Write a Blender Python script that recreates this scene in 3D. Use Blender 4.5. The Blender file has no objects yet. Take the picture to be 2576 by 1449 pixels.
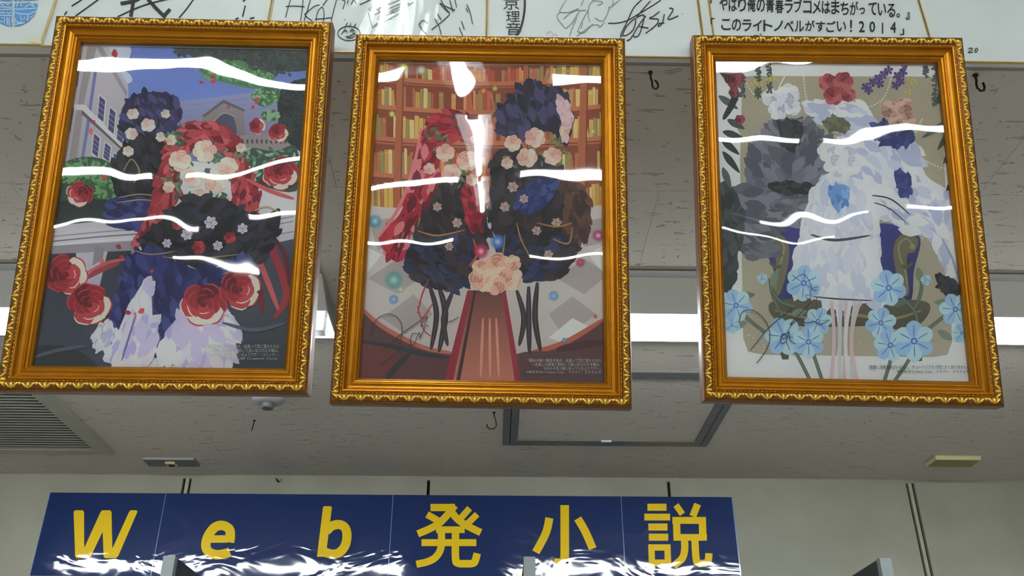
import bpy, bmesh, math, random
from mathutils import Vector, Matrix, noise
from mathutils.geometry import tessellate_polygon

# ------------------------------------------------------------------ camera, light, exposure
SC = bpy.context.scene
COL = SC.collection
FPX, CX, CY = 2332.0, 1288.0, 724.5
CAMZ = 1.70
PITCH, YAW, ROLL = math.radians(29.06), math.radians(-1.0), math.radians(0.1)
_R = Matrix.Rotation(YAW, 3, 'Z') @ Matrix.Rotation(math.pi / 2 + PITCH, 3, 'X') @ Matrix.Rotation(ROLL, 3, 'Z')
cam = bpy.data.cameras.new('camera')
cam.sensor_width = 36.0
cam.lens = FPX / 2576.0 * 36.0
cam.clip_start = 0.02
camo = bpy.data.objects.new('camera', cam)
camo.matrix_world = Matrix.Translation((0, 0, CAMZ)) @ _R.to_4x4()
COL.objects.link(camo)
SC.camera = camo

world = bpy.data.worlds.new('world')
SC.world = world
world.use_nodes = True
world.node_tree.nodes['Background'].inputs[0].default_value = (0.8, 0.9, 1.0, 1)
world.node_tree.nodes['Background'].inputs[1].default_value = 0.02
SC.view_settings.view_transform = 'Standard'
SC.view_settings.look = 'None'
SC.view_settings.gamma = 1.0
SC.view_settings.exposure = 1.0
SC.view_settings.use_curve_mapping = False
TUBE = 20.0          # emission of the shop's fluorescent tubes
TUBE_REAR = 20.0      # the fixtures in view, behind the pictures

CEIL = CAMZ + 0.757        # low ceiling seen in the photograph
HIGH = CAMZ + 1.30         # ceiling over the viewer
YB = 0.795                 # front face of the bulkhead
YW = 2.394                 # far wall
random.seed(7)


def ray(px, py):
    return _R @ Vector(((px - CX) / FPX, (CY - py) / FPX, -1.0))


def at_z(px, py, z):
    d = ray(px, py)
    return Vector((0, 0, CAMZ)) + d * ((z - CAMZ) / d.z)


def at_y(px, py, y):
    d = ray(px, py)
    return Vector((0, 0, CAMZ)) + d * (y / d.y)


# ------------------------------------------------------------------ materials
def lin(c):
    out = []
    for v in c[:3]:
        v = v / 255.0
        out.append(v / 12.92 if v <= 0.04045 else ((v + 0.055) / 1.055) ** 2.4)
    return tuple(out) + (1.0,)


def setin(n, k, v):
    if k in n.inputs:
        n.inputs[k].default_value = v


def mat(name, rgb, rough=0.5, metal=0.0, var=0.0, vscale=20.0, bump=0.0, bscale=100.0, coat=0.0, spec=0.5, emit=None):
    m = bpy.data.materials.new(name)
    m.use_nodes = True
    nt = m.node_tree
    b = nt.nodes['Principled BSDF']
    c = lin(rgb)
    b.inputs['Base Color'].default_value = c
    b.inputs['Roughness'].default_value = rough
    b.inputs['Metallic'].default_value = metal
    setin(b, 'Specular IOR Level', spec)
    setin(b, 'Coat Weight', coat)
    setin(b, 'Coat Roughness', 0.04)
    geo = nt.nodes.new('ShaderNodeNewGeometry')
    if var > 0:
        n = nt.nodes.new('ShaderNodeTexNoise')
        n.inputs['Scale'].default_value = vscale
        n.inputs['Detail'].default_value = 5
        nt.links.new(geo.outputs['Position'], n.inputs['Vector'])
        r = nt.nodes.new('ShaderNodeValToRGB')
        r.color_ramp.elements[0].position = 0.3
        r.color_ramp.elements[1].position = 0.7
        r.color_ramp.elements[0].color = tuple(x * (1 - var) for x in c[:3]) + (1,)
        r.color_ramp.elements[1].color = tuple(min(1, x * (1 + var)) for x in c[:3]) + (1,)
        nt.links.new(n.outputs['Fac'], r.inputs['Fac'])
        nt.links.new(r.outputs['Color'], b.inputs['Base Color'])
    if bump > 0:
        n = nt.nodes.new('ShaderNodeTexNoise')
        n.inputs['Scale'].default_value = bscale
        n.inputs['Detail'].default_value = 3
        nt.links.new(geo.outputs['Position'], n.inputs['Vector'])
        bp = nt.nodes.new('ShaderNodeBump')
        bp.inputs['Strength'].default_value = bump
        bp.inputs['Distance'].default_value = 0.002
        nt.links.new(n.outputs['Fac'], bp.inputs['Height'])
        nt.links.new(bp.outputs['Normal'], b.inputs['Normal'])
    if emit:
        setin(b, 'Emission Color', lin(emit[0]))
        setin(b, 'Emission Strength', emit[1])
    return m


def mat_ceiling():
    """rock-wool board: fine grain, long fissures and small pits, a little aged"""
    m = bpy.data.materials.new('rock_wool_board')
    m.use_nodes = True
    nt = m.node_tree
    b = nt.nodes['Principled BSDF']
    b.inputs['Roughness'].default_value = 0.9
    setin(b, 'Specular IOR Level', 0.2)
    geo = nt.nodes.new('ShaderNodeNewGeometry')

    def chan(sx, sy, detail, lo, hi, off, dist=0.0):
        mp = nt.nodes.new('ShaderNodeMapping')
        mp.inputs['Scale'].default_value = (sx, sy, 1)
        mp.inputs['Location'].default_value = (off, off * 1.7, 0)
        nt.links.new(geo.outputs['Position'], mp.inputs['Vector'])
        n = nt.nodes.new('ShaderNodeTexNoise')
        n.inputs['Scale'].default_value = 1.0
        n.inputs['Detail'].default_value = detail
        n.inputs['Distortion'].default_value = dist
        nt.links.new(mp.outputs['Vector'], n.inputs['Vector'])
        r = nt.nodes.new('ShaderNodeMapRange')
        r.inputs['From Min'].default_value = lo
        r.inputs['From Max'].default_value = hi
        r.clamp = True
        nt.links.new(n.outputs['Fac'], r.inputs['Value'])
        return r.outputs['Result']
    fis = chan(27, 128, 2.0, 0.66, 0.72, 3.1, 0.35)
    pit = chan(110, 150, 1.0, 0.72, 0.77, 9.4)
    mx = nt.nodes.new('ShaderNodeMath')
    mx.operation = 'MAXIMUM'
    nt.links.new(fis, mx.inputs[0])
    nt.links.new(pit, mx.inputs[1])
    grain = chan(420, 420, 3.0, 0.2, 0.8, 1.0)
    g2 = nt.nodes.new('ShaderNodeMath')
    g2.operation = 'MULTIPLY'
    g2.inputs[1].default_value = 0.05
    nt.links.new(grain, g2.inputs[0])
    h = nt.nodes.new('ShaderNodeMath')
    h.operation = 'SUBTRACT'
    nt.links.new(g2.outputs[0], h.inputs[0])
    nt.links.new(mx.outputs[0], h.inputs[1])
    bp = nt.nodes.new('ShaderNodeBump')
    bp.inputs['Strength'].default_value = 1.0
    bp.inputs['Distance'].default_value = 0.0024
    nt.links.new(h.outputs[0], bp.inputs['Height'])
    nt.links.new(bp.outputs['Normal'], b.inputs['Normal'])
    mixn = nt.nodes.new('ShaderNodeMix')
    mixn.data_type = 'RGBA'
    mixn.inputs[6].default_value = lin((192, 187, 181))
    mixn.inputs[7].default_value = lin((168, 163, 157))     # fissures and pits darker, their shade put into the colour
    nt.links.new(mx.outputs[0], mixn.inputs[0])
    nt.links.new(mixn.outputs[2], b.inputs['Base Color'])
    return m


def mat_print():
    """printed paper: colour attribute as ink, alpha of the attribute as ink density"""
    m = bpy.data.materials.new('printed_paper')
    m.use_nodes = True
    nt = m.node_tree
    b = nt.nodes['Principled BSDF']
    b.inputs['Roughness'].default_value = 0.55
    setin(b, 'Specular IOR Level', 0.25)
    a = nt.nodes.new('ShaderNodeVertexColor')
    a.layer_name = 'ink'
    nt.links.new(a.outputs['Color'], b.inputs['Base Color'])
    nt.links.new(a.outputs['Alpha'], b.inputs['Alpha'])
    return m


def mat_clear(name, rough=0.02, ior=1.49, strength=1.0, bump=0.0, scale=(20, 20, 20), dist=0.001):
    """thin clear plastic: straight-through transmission plus Fresnel reflection"""
    m = bpy.data.materials.new(name)
    m.use_nodes = True
    nt = m.node_tree
    nt.nodes.remove(nt.nodes['Principled BSDF'])
    out = nt.nodes['Material Output']
    tr = nt.nodes.new('ShaderNodeBsdfTransparent')
    tr.inputs[0].default_value = (0.97, 0.98, 0.98, 1)
    gl = nt.nodes.new('ShaderNodeBsdfGlossy')
    gl.inputs['Roughness'].default_value = rough
    gl.inputs['Color'].default_value = (strength, strength, strength, 1)
    fr = nt.nodes.new('ShaderNodeFresnel')
    fr.inputs['IOR'].default_value = ior
    mx = nt.nodes.new('ShaderNodeMixShader')
    nt.links.new(fr.outputs[0], mx.inputs[0])
    nt.links.new(tr.outputs[0], mx.inputs[1])
    nt.links.new(gl.outputs[0], mx.inputs[2])
    nt.links.new(mx.outputs[0], out.inputs['Surface'])
    if bump > 0:
        geo = nt.nodes.new('ShaderNodeNewGeometry')
        mp = nt.nodes.new('ShaderNodeMapping')
        mp.inputs['Scale'].default_value = scale
        nt.links.new(geo.outputs['Position'], mp.inputs['Vector'])
        n = nt.nodes.new('ShaderNodeTexNoise')
        n.inputs['Scale'].default_value = 1.0
        n.inputs['Detail'].default_value = 2.0
        n.inputs['Distortion'].default_value = 1.0
        nt.links.new(mp.outputs['Vector'], n.inputs['Vector'])
        bp = nt.nodes.new('ShaderNodeBump')
        bp.inputs['Strength'].default_value = bump
        bp.inputs['Distance'].default_value = dist
        nt.links.new(n.outputs['Fac'], bp.inputs['Height'])
        nt.links.new(bp.outputs['Normal'], gl.inputs['Normal'])
        nt.links.new(bp.outputs['Normal'], fr.inputs['Normal'])
    return m


def mat_laminate(name, rgb):
    """laminated print: ink under a glossy, cockled film"""
    m = mat(name, rgb, rough=0.6, coat=1.0, spec=0.2)
    nt = m.node_tree
    b = nt.nodes['Principled BSDF']
    setin(b, 'Coat Roughness', 0.05)
    geo = nt.nodes.new('ShaderNodeNewGeometry')
    mp = nt.nodes.new('ShaderNodeMapping')
    mp.inputs['Scale'].default_value = (6, 1, 11)
    nt.links.new(geo.outputs['Position'], mp.inputs['Vector'])
    n = nt.nodes.new('ShaderNodeTexNoise')
    n.inputs['Scale'].default_value = 1.0
    n.inputs['Detail'].default_value = 2.5
    n.inputs['Roughness'].default_value = 0.6
    n.inputs['Distortion'].default_value = 0.8
    nt.links.new(mp.outputs['Vector'], n.inputs['Vector'])
    bp = nt.nodes.new('ShaderNodeBump')
    bp.inputs['Strength'].default_value = 1.0
    bp.inputs['Distance'].default_value = 0.0017
    nt.links.new(n.outputs['Fac'], bp.inputs['Height'])
    nt.links.new(bp.outputs['Normal'], b.inputs['Coat Normal'])
    return m


M = {}
M['ceiling'] = mat_ceiling()
M['plaster'] = mat('painted_board', (205, 203, 200), 0.85, var=0.05, vscale=3, bump=0.1)
M['wall'] = mat('aged_wall_panel', (156, 155, 142), 0.8, var=0.10, vscale=6, bump=0.15, bscale=40)
M['dark_gap'] = mat('dark_recess', (26, 25, 24), 0.8, var=0.2)
M['cream_strip'] = mat('cream_strip', (176, 170, 150), 0.7, var=0.1)
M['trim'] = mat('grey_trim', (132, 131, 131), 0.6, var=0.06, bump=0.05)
M['floor'] = mat('vinyl_floor', (200, 195, 186), 0.5, var=0.08, vscale=2)
M['side_wall'] = mat('shop_wall', (224, 222, 218), 0.8, var=0.06, vscale=2)
M['gold'] = mat('gold_paint', (170, 110, 10), 0.32, metal=0.75, var=0.08, vscale=60, bump=0.03, bscale=300)
M['gold_dark'] = mat('antique_gold', (118, 76, 24), 0.42, metal=0.7, var=0.25, vscale=260, bump=0.15, bscale=500)
M['gold_leaf'] = mat('bright_gold_leaf', (246, 208, 96), 0.22, metal=0.85, var=0.08, vscale=200)
M['brown_edge'] = mat('brown_lacquer', (112, 62, 30), 0.4, var=0.15, vscale=80, coat=0.1)
M['backboard'] = mat('hardboard', (120, 88, 58), 0.8, var=0.15, vscale=60)
M['wire'] = mat('steel_wire', (120, 120, 122), 0.35, metal=0.9, var=0.1)
M['print'] = mat_print()
M['glazing'] = mat_clear('acrylic_sheet', 0.015, 1.52, 1.0)
M['sleeve'] = mat_clear('plastic_sleeve', 0.05, 1.45, 0.9, 1.0, (16, 16, 5), 0.0035)
M['board'] = mat('white_card', (216, 219, 217), 0.6, var=0.02, vscale=30)
M['gilt'] = mat('gilt_edge', (205, 180, 120), 0.35, metal=0.5, var=0.1, vscale=80)
M['ink'] = mat('black_ink', (22, 22, 30), 0.5, var=0.2, vscale=200)
M['ink_brush'] = mat('brush_ink', (48, 50, 50), 0.6, var=0.2, vscale=200)
M['pencil'] = mat('pencil_grey', (120, 130, 130), 0.6, var=0.1)
M['pink'] = mat('pink_pen', (205, 185, 190), 0.6, var=0.05)
M['stamp'] = mat('blue_stamp_ink', (92, 158, 214), 0.6, var=0.1, vscale=150)
M['blue_pen'] = mat('blue_pen', (40, 60, 130), 0.5, var=0.1)
M['caption_dark'] = mat('caption_black', (45, 42, 45), 0.6, var=0.05)
M['caption_light'] = mat('caption_white', (205, 205, 205), 0.6, var=0.05)
M['tape'] = mat('aged_tape', (224, 218, 196), 0.4, var=0.05)
M['sign_blue'] = mat_laminate('laminated_blue', (1, 38, 98))
M['sign_yellow'] = mat_laminate('laminated_yellow', (250, 208, 10))
M['film_edge'] = mat('film_edge', (120, 150, 190), 0.2, var=0.05, coat=0.5)
M['enamel'] = mat('white_enamel', (226, 228, 228), 0.35, var=0.02)
M['enamel_end'] = mat('grey_end_plate', (150, 150, 150), 0.5, var=0.03)
M['tube'] = mat('lit_tube', (250, 255, 255), 0.4, emit=((244, 252, 252), TUBE))
M['tube_rear'] = mat('lit_tube_rear', (250, 255, 255), 0.4, emit=((244, 252, 252), TUBE_REAR))
M['cap'] = mat('tube_cap', (170, 172, 172), 0.35, metal=0.6, var=0.05)
M['hook'] = mat('dark_steel', (62, 55, 46), 0.35, metal=0.8, var=0.25, vscale=200)
M['black_hook'] = mat('blackened_steel', (34, 24, 20), 0.4, metal=0.4, var=0.2, vscale=200)
M['grille'] = mat('grille_grey', (158, 158, 150), 0.5, var=0.04)
M['slot_dark'] = mat('duct_dark', (14, 13, 12), 0.9, var=0.1)
M['detector'] = mat('detector_grey', (150, 150, 154), 0.4, var=0.04)
M['detector_dark'] = mat('detector_dark', (92, 94, 94), 0.4, var=0.04)
M['hatch'] = mat('hatch_aluminium', (116, 120, 124), 0.45, metal=0.3, var=0.06)
M['plate'] = mat('blank_plate_grey', (104, 104, 106), 0.4, var=0.05)
M['cream'] = mat('aged_cream_plastic', (196, 186, 140), 0.5, var=0.06)
M['cream_lid'] = mat('aged_olive_plastic', (140, 132, 84), 0.55, var=0.06)
M['shelf'] = mat('shelf_grey_steel', (126, 134, 136), 0.45, var=0.06, vscale=30)
M['shelf_side'] = mat('shelf_side_panel', (44, 50, 54), 0.55, var=0.08)


# ------------------------------------------------------------------ mesh helpers
class MB:
    def __init__(self):
        self.v, self.f, self.mi = [], [], []

    def box(self, x0, x1, y0, y1, z0, z1, m=0):
        b = len(self.v)
        self.v += [(x, y, z) for z in (z0, z1) for y in (y0, y1) for x in (x0, x1)]
        for q in ((0, 2, 3, 1), (4, 5, 7, 6), (0, 1, 5, 4), (2, 6, 7, 3), (0, 4, 6, 2), (1, 3, 7, 5)):
            self.f.append(tuple(b + i for i in q))
            self.mi.append(m)
        return self

    def hexa(self, p, m=0):
        """8 corners: 0-3 one face, 4-7 the opposite one in the same order"""
        b = len(self.v)
        self.v += [tuple(q) for q in p]
        for q in ((3, 2, 1, 0), (4, 5, 6, 7), (0, 1, 5, 4), (1, 2, 6, 5), (2, 3, 7, 6), (3, 0, 4, 7)):
            self.f.append(tuple(b + i for i in q))
            self.mi.append(m)
        return self

    def tube(self, pts, r, n=8, m=0, taper=None):
        pts = [Vector(p) for p in pts]
        b = len(self.v)
        up = None
        for i, p in enumerate(pts):
            t = (pts[min(i + 1, len(pts) - 1)] - pts[max(i - 1, 0)]).normalized()
            if up is None:
                up = t.orthogonal().normalized()
            up = (up - t * up.dot(t)).normalized()
            s = t.cross(up)
            rr = r if taper is None else r * taper[i]
            for k in range(n):
                a = 2 * math.pi * k / n
                self.v.append(tuple(p + up * math.cos(a) * rr + s * math.sin(a) * rr))
        for i in range(len(pts) - 1):
            for k in range(n):
                a0, a1 = b + i * n + k, b + i * n + (k + 1) % n
                self.f.append((a0, a1, a1 + n, a0 + n))
                self.mi.append(m)
        self.f.append(tuple(b + k for k in reversed(range(n))))
        self.mi.append(m)
        e = b + (len(pts) - 1) * n
        self.f.append(tuple(e + k for k in range(n)))
        self.mi.append(m)
        return self

    def lathe(self, prof, c, n=24, m=0):
        """prof: (radius, z) from top to bottom about the vertical axis through c"""
        b = len(self.v)
        for r, z in prof:
            for k in range(n):
                a = 2 * math.pi * k / n
                self.v.append((c[0] + r * math.cos(a), c[1] + r * math.sin(a), c[2] + z))
        for i in range(len(prof) - 1):
            for k in range(n):
                a0, a1 = b + i * n + k, b + i * n + (k + 1) % n
                self.f.append((a0, a0 + n, a1 + n, a1))
                self.mi.append(m)
        self.f.append(tuple(b + k for k in range(n)))
        self.mi.append(m)
        e = b + (len(prof) - 1) * n
        self.f.append(tuple(e + k for k in reversed(range(n))))
        self.mi.append(m)
        return self

    def build(self, name, mats, parent=None, smooth=False):
        me = bpy.data.meshes.new(name)
        me.from_pydata(self.v, [], self.f)
        if not isinstance(mats, (list, tuple)):
            mats = [mats]
        for k in mats:
            me.materials.append(M[k])
        me.polygons.foreach_set('material_index', self.mi)
        if smooth:
            me.polygons.foreach_set('use_smooth', [True] * len(self.f))
        me.update()
        return link(name, me, parent)


def link(name, me, parent=None):
    o = bpy.data.objects.new(name, me)
    COL.objects.link(o)
    if parent is not None:
        o.parent = parent
    return o


def empty(name, loc=(0, 0, 0)):
    o = bpy.data.objects.new(name, None)
    o.empty_display_size = 0.05
    o.location = loc
    COL.objects.link(o)
    return o


def tag(o, label=None, cat=None, group=None, kind=None):
    if label:
        o['label'] = label
    if cat:
        o['category'] = cat
    if group:
        o['group'] = group
    if kind:
        o['kind'] = kind
    return o


def crom(pts, closed=False, k=6):
    n = len(pts)
    out = []
    rng = range(n) if closed else range(n - 1)
    for i in rng:
        g = (lambda j: pts[j % n]) if closed else (lambda j: pts[max(0, min(n - 1, j))])
        p0, p1, p2, p3 = g(i - 1), g(i), g(i + 1), g(i + 2)
        for s in range(k):
            t = s / k
            out.append(tuple(0.5 * (2 * b + (c - a) * t + (2 * a - 5 * b + 4 * c - d) * t * t + (3 * b - a - 3 * c + d) * t ** 3)
                             for a, b, c, d in zip(p0, p1, p2, p3)))
    if not closed:
        out.append(tuple(pts[-1]))
    return out


def ribbon(pts, w, taper=False):
    """outline quads of a flat stroke through 2-D points"""
    n = len(pts)
    L, Rr = [], []
    for i in range(n):
        a, b = pts[max(0, i - 1)], pts[min(n - 1, i + 1)]
        dx, dy = b[0] - a[0], b[1] - a[1]
        l = math.hypot(dx, dy) or 1.0
        h = w / 2
        if taper:
            h *= 0.25 + 0.75 * math.sin(math.pi * min(0.999, max(0.03, i / (n - 1)))) ** 0.5
        L.append((pts[i][0] - dy / l * h, pts[i][1] + dx / l * h))
        Rr.append((pts[i][0] + dy / l * h, pts[i][1] - dx / l * h))
    return [(L[i], L[i + 1], Rr[i + 1], Rr[i]) for i in range(n - 1)]


def flat_mesh(name, polys, to3d, material, parent=None, step=0.0):
    """flat printed / written marks: 2-D polygons mapped onto a surface by to3d"""
    v, f = [], []
    for pi, p in enumerate(polys):
        b = len(v)
        for q in p:
            x, y, z = to3d(*q)
            v.append((x, y - pi * step, z))
        if len(p) <= 4:
            f.append(tuple(range(b, b + len(p))))
        else:
            for t in tessellate_polygon([[Vector((q[0], q[1], 0)) for q in p]]):
                f.append(tuple(b + i for i in t))
    me = bpy.data.meshes.new(name)
    me.from_pydata(v, [], f)
    me.materials.append(M[material])
    me.update()
    return link(name, me, parent)


def text_polys(s, size, shear=0.0):
    """triangles of a line of type, baseline at the origin"""
    c = bpy.data.curves.new('type', 'FONT')
    c.body = s
    c.size = size
    c.shear = shear
    c.resolution_u = 2
    o = bpy.data.objects.new('type', c)
    COL.objects.link(o)
    bpy.context.view_layer.update()
    ev = o.evaluated_get(bpy.context.evaluated_depsgraph_get())
    me = ev.to_mesh()
    P = [[(me.vertices[i].co.x, me.vertices[i].co.y) for i in p.vertices] for p in me.polygons]
    ev.to_mesh_clear()
    bpy.data.objects.remove(o)
    bpy.data.curves.remove(c)
    return P


def fit_text(s, x0, x1, y0, y1):
    """type scaled into the box x0..x1, y0 (top) .. y1 (bottom), y down"""
    P = text_polys(s, 1.0)
    xs = [q[0] for p in P for q in p]
    ys = [q[1] for p in P for q in p]
    sx = (x1 - x0) / (max(xs) - min(xs))
    sy = (y1 - y0) / (max(ys) - min(ys))
    return [[(x0 + (q[0] - min(xs)) * sx, y1 - (q[1] - min(ys)) * sy) for q in p] for p in P]


# ------------------------------------------------------------------ structure
XL, XR, YF = -4.2, 4.6, -9.5
tag(MB().box(XL, XR, YF, YW + 0.1, -0.1, 0.0).build('floor', 'floor'), kind='structure')
tag(MB().box(XL - 0.1, XL, YF, YW + 0.1, 0, HIGH + 0.1).build('wall_left', 'side_wall'), kind='structure')
tag(MB().box(XR, XR + 0.1, YF, YW + 0.1, 0, HIGH + 0.1).build('wall_right', 'side_wall'), kind='structure')
tag(MB().box(XL, XR, YF - 0.1, YF, 0, HIGH + 0.1).build('wall_front', 'side_wall'), kind='structure')
tag(MB().box(XL, XR, YF, YB, HIGH, HIGH + 0.08).build('ceiling', 'plaster'), kind='structure')
# bulkhead: the drop between the two ceilings, on which the autograph boards are fixed
tag(MB().box(XL, XR, YB, YB + 0.02, CEIL - 0.001, HIGH + 0.08).build('wall_bulkhead', 'plaster'), kind='structure')
tag(MB().box(XL, XR, YB - 0.001, 0.8200, CEIL - 0.0008, CEIL + 0.004).build('trim_1', 'trim'), kind='structure')

# low ceiling of separate rock-wool boards on a dark backing
ceil = MB().box(XL, XR, 0.8215, YW + 0.05, CEIL + 0.012, CEIL + 0.03).build('ceiling', 'dark_gap')
tag(ceil, kind='structure')
J0, DJ, XJ, PW = 1.075, 0.425, 0.227, 0.91
HX0, HX1, HY0, HY1 = 0.016, 0.508, 1.70, 2.137      # ceiling hatch opening
GX0, GX1, GY0, GY1 = -1.62, -0.946, 1.56, 2.215     # return-air grille opening


def boards():
    rows = [(0.8215, J0)]
    y = J0
    while y < YW:
        rows.append((y, min(y + DJ, YW)))
        y += DJ
    for ri, (y0, y1) in enumerate(rows):
        off = XJ + (PW / 2 if ri % 2 == 0 else 0.0)
        x = off - PW * 5
        while x < XR:
            a, b = max(x, XL), min(x + PW, XR)
            x += PW
            if b - a < 0.02:
                continue
            g = 0.00025
            rects = [(a + g, b - g, y0 + g, y1 - g)]
            for (hx0, hx1, hy0, hy1) in ((HX0, HX1, HY0, HY1), (GX0, GX1, GY0, GY1)):
                nr = []
                for (p, q, r, s) in rects:
                    if q <= hx0 or p >= hx1 or s <= hy0 or r >= hy1:
                        nr.append((p, q, r, s))
                        continue
                    if p < hx0:
                        nr.append((p, hx0, r, s))
                    if q > hx1:
                        nr.append((hx1, q, r, s))
                    m0, m1 = max(p, hx0), min(q, hx1)
                    if r < hy0:
                        nr.append((m0, m1, r, hy0))
                    if s > hy1:
                        nr.append((m0, m1, hy1, s))
                rects = nr
            mb = MB()
            for (p, q, r, s) in rects:
                mb.box(p, q, r, s, CEIL, CEIL + 0.012)
            if mb.v:
                mb.build('ceiling_board', 'ceiling', ceil)


boards()

# far wall: panels with dark slotted channels between them and a plain head board above
wall = MB().box(XL, XR, YW + 0.012, YW + 0.1, 0, CEIL + 0.03).build('wall_back', 'dark_gap')
tag(wall, kind='structure')
slot_px = [(470, 'd'), (1078, 's'), (1682, 's'), (2290, 'd')]
ZS = at_y(1300, 1209, YW).z
slots = []
for px, k in slot_px:
    x = at_y(px, 1216 + (px - 1078) * 0.005, YW).x
    slots.append((x, k))
pitch = (slots[3][0] - slots[0][0]) / 3
allx = [(slots[0][0] - pitch * i, 's' if i % 3 else 'd') for i in range(5, 0, -1)] + slots + \
       [(slots[3][0] + pitch * i, 's' if i % 3 else 'd') for i in range(1, 6)]
allx = [a for a in allx if XL + 0.1 < a[0] < XR - 0.1]
MB().box(XL, XR, YW, YW + 0.012, ZS, CEIL + 0.02).build('head_board', 'wall', wall)
edge = XL
for x, k in allx:
    h = 0.0115 if k == 'd' else 0.0042
    MB().box(edge, x - h, YW, YW + 0.012, 0, ZS).build('wall_panel', 'wall', wall)
    if k == 'd':
        MB().box(x - 0.0042, x + 0.0042, YW + 0.001, YW + 0.012, 0, ZS).build('joint_strip', 'cream_strip', wall)
    edge = x + h
MB().box(edge, XR, YW, YW + 0.012, 0, ZS).build('wall_panel', 'wall', wall)


# ------------------------------------------------------------------ framed pictures
FW, FH, MW = 0.300, 0.4128, 0.0268
POSES = [
    ([[0.99989, -0.01502, -0.00115], [0.01439, 0.97467, -0.22318], [0.00447, 0.22314, 0.97478]], (-0.3345, 0.7955, 0.5491)),
    ([[0.99982, 0.0155, 0.01123], [-0.01259, 0.97456, -0.22376], [-0.01442, 0.22358, 0.97458]], (-0.0135, 0.8104, 0.5442)),
    ([[0.99911, 0.03853, 0.01733], [-0.03316, 0.96932, -0.24354], [-0.02618, 0.24275, 0.96973]], (0.3621, 0.8132, 0.551)),
]
# (distance in from the outer edge, depth; negative is towards the viewer), material between this and the next
PROFILE = [(0.0, 0.020, 4), (0.0, 0.004, 4), (0.0006, 0.0008, 1), (0.0016, 0.0004, 1), (0.0030, -0.0010, 1), (0.0060, -0.0016, 1),
           (0.0090, -0.0008, 1), (0.0104, 0.0006, 2), (0.0112, 0.0012, 0), (0.0118, -0.0008, 0), (0.0126, -0.0016, 0), (0.0136, -0.0012, 0),
           (0.0142, 0.0002, 0), (0.0152, 0.0024, 0), (0.0166, 0.0038, 0), (0.0182, 0.0044, 0), (0.0198, 0.0042, 0), (0.0208, 0.0034, 0),
           (0.0214, 0.0036, 0), (0.0218, 0.0052, 0), (0.0228, 0.0050, 0), (0.0240, 0.0058, 2), (0.0250, 0.0074, 2), (0.0262, 0.0088, 2), (0.0268, 0.0102, 2),
           (0.0268, 0.0200, 4)]


def rail_axes(side):
    """origin corner, direction along the rail, direction inwards"""
    hx, hz = FW / 2, FH / 2
    return {'top': (Vector((-hx, 0, hz)), Vector((1, 0, 0)), Vector((0, 0, -1)), FW),
            'right': (Vector((hx, 0, hz)), Vector((0, 0, -1)), Vector((-1, 0, 0)), FH),
            'bottom': (Vector((hx, 0, -hz)), Vector((-1, 0, 0)), Vector((0, 0, 1)), FW),
            'left': (Vector((-hx, 0, -hz)), Vector((0, 0, 1)), Vector((1, 0, 0)), FH)}[side]


def make_rail(side, parent):
    o, t, n, L = rail_axes(side)
    mb = MB()
    for s, d, _ in PROFILE:
        mb.v.append(tuple(o + t * s + n * s + Vector((0, d, 0))))
        mb.v.append(tuple(o + t * (L - s) + n * s + Vector((0, d, 0))))
    k = len(PROFILE)
    for i in range(k - 1):
        mb.f.append((2 * i, 2 * i + 1, 2 * i + 3, 2 * i + 2))
        mb.mi.append({0: 0, 1: 1, 2: 0, 4: 2}[PROFILE[i][2]])
    mb.f.append((0, 2 * k - 2, 2 * k - 1, 1))
    mb.mi.append(2)
    rail = mb.build('frame_rail', ['gold', 'gold_dark', 'brown_edge'], parent)
    # carved leaf-and-bead band
    orn = MB()
    period = 0.0165
    num = round((L - 0.010) / period)
    period = (L - 0.010) / num
    seq = [(-0.72, 0.0040, 0.0014, 0.0002), (0.0, 0.0036, 0.0017, 0.0), (0.72, 0.0040, 0.0014, 0.0002), (0.0, 0.0019, 0.0019, 0.0014)]

    def blob(c, ax, bx, hgt):
        b = len(orn.v)
        nn, rings = 8, ((1.0, 0.0), (0.82, 0.55), (0.42, 0.9))
        for rr, hh in rings:
            for q in range(nn):
                a = 2 * math.pi * q / nn
                orn.v.append(tuple(c + ax * (math.cos(a) * rr) + bx * (math.sin(a) * rr) + Vector((0, -hgt * hh, 0))))
        orn.v.append(tuple(c + Vector((0, -hgt, 0))))
        for r in range(2):
            for q in range(nn):
                a0, a1 = b + r * nn + q, b + r * nn + (q + 1) % nn
                orn.f.append((a0, a1, a1 + nn, a0 + nn))
                orn.mi.append(0)
        for q in range(nn):
            orn.f.append((b + 2 * nn + q, b + 2 * nn + (q + 1) % nn, b + 3 * nn))
            orn.mi.append(0)
    for i in range(num):
        for j, (ang, la, wa, ds) in enumerate(seq):
            u = 0.005 + (i + (j + 0.5) / 4) * period
            c = o + t * u + n * (0.0058 + ds) + Vector((0, -0.0009, 0))
            ax = (n * math.cos(ang) + t * math.sin(ang))
            bx = (t * math.cos(ang) - n * math.sin(ang))
            blob(c, ax * la, bx * wa, 0.0028)
    # fine running bead along the inner side of the band
    m = int((L - 0.022) / 0.0042)
    for i in range(m):
        u = 0.011 + (i + 0.5) * (L - 0.022) / m
        blob(o + t * u + n * 0.0107 + Vector((0, 0.0008, 0)), t * 0.0019, n * 0.0005, 0.0010)
    ob = orn.build('leaf_ornament', 'gold_leaf', rail, smooth=True)
    tag(ob, kind='stuff')
    return rail


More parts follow.
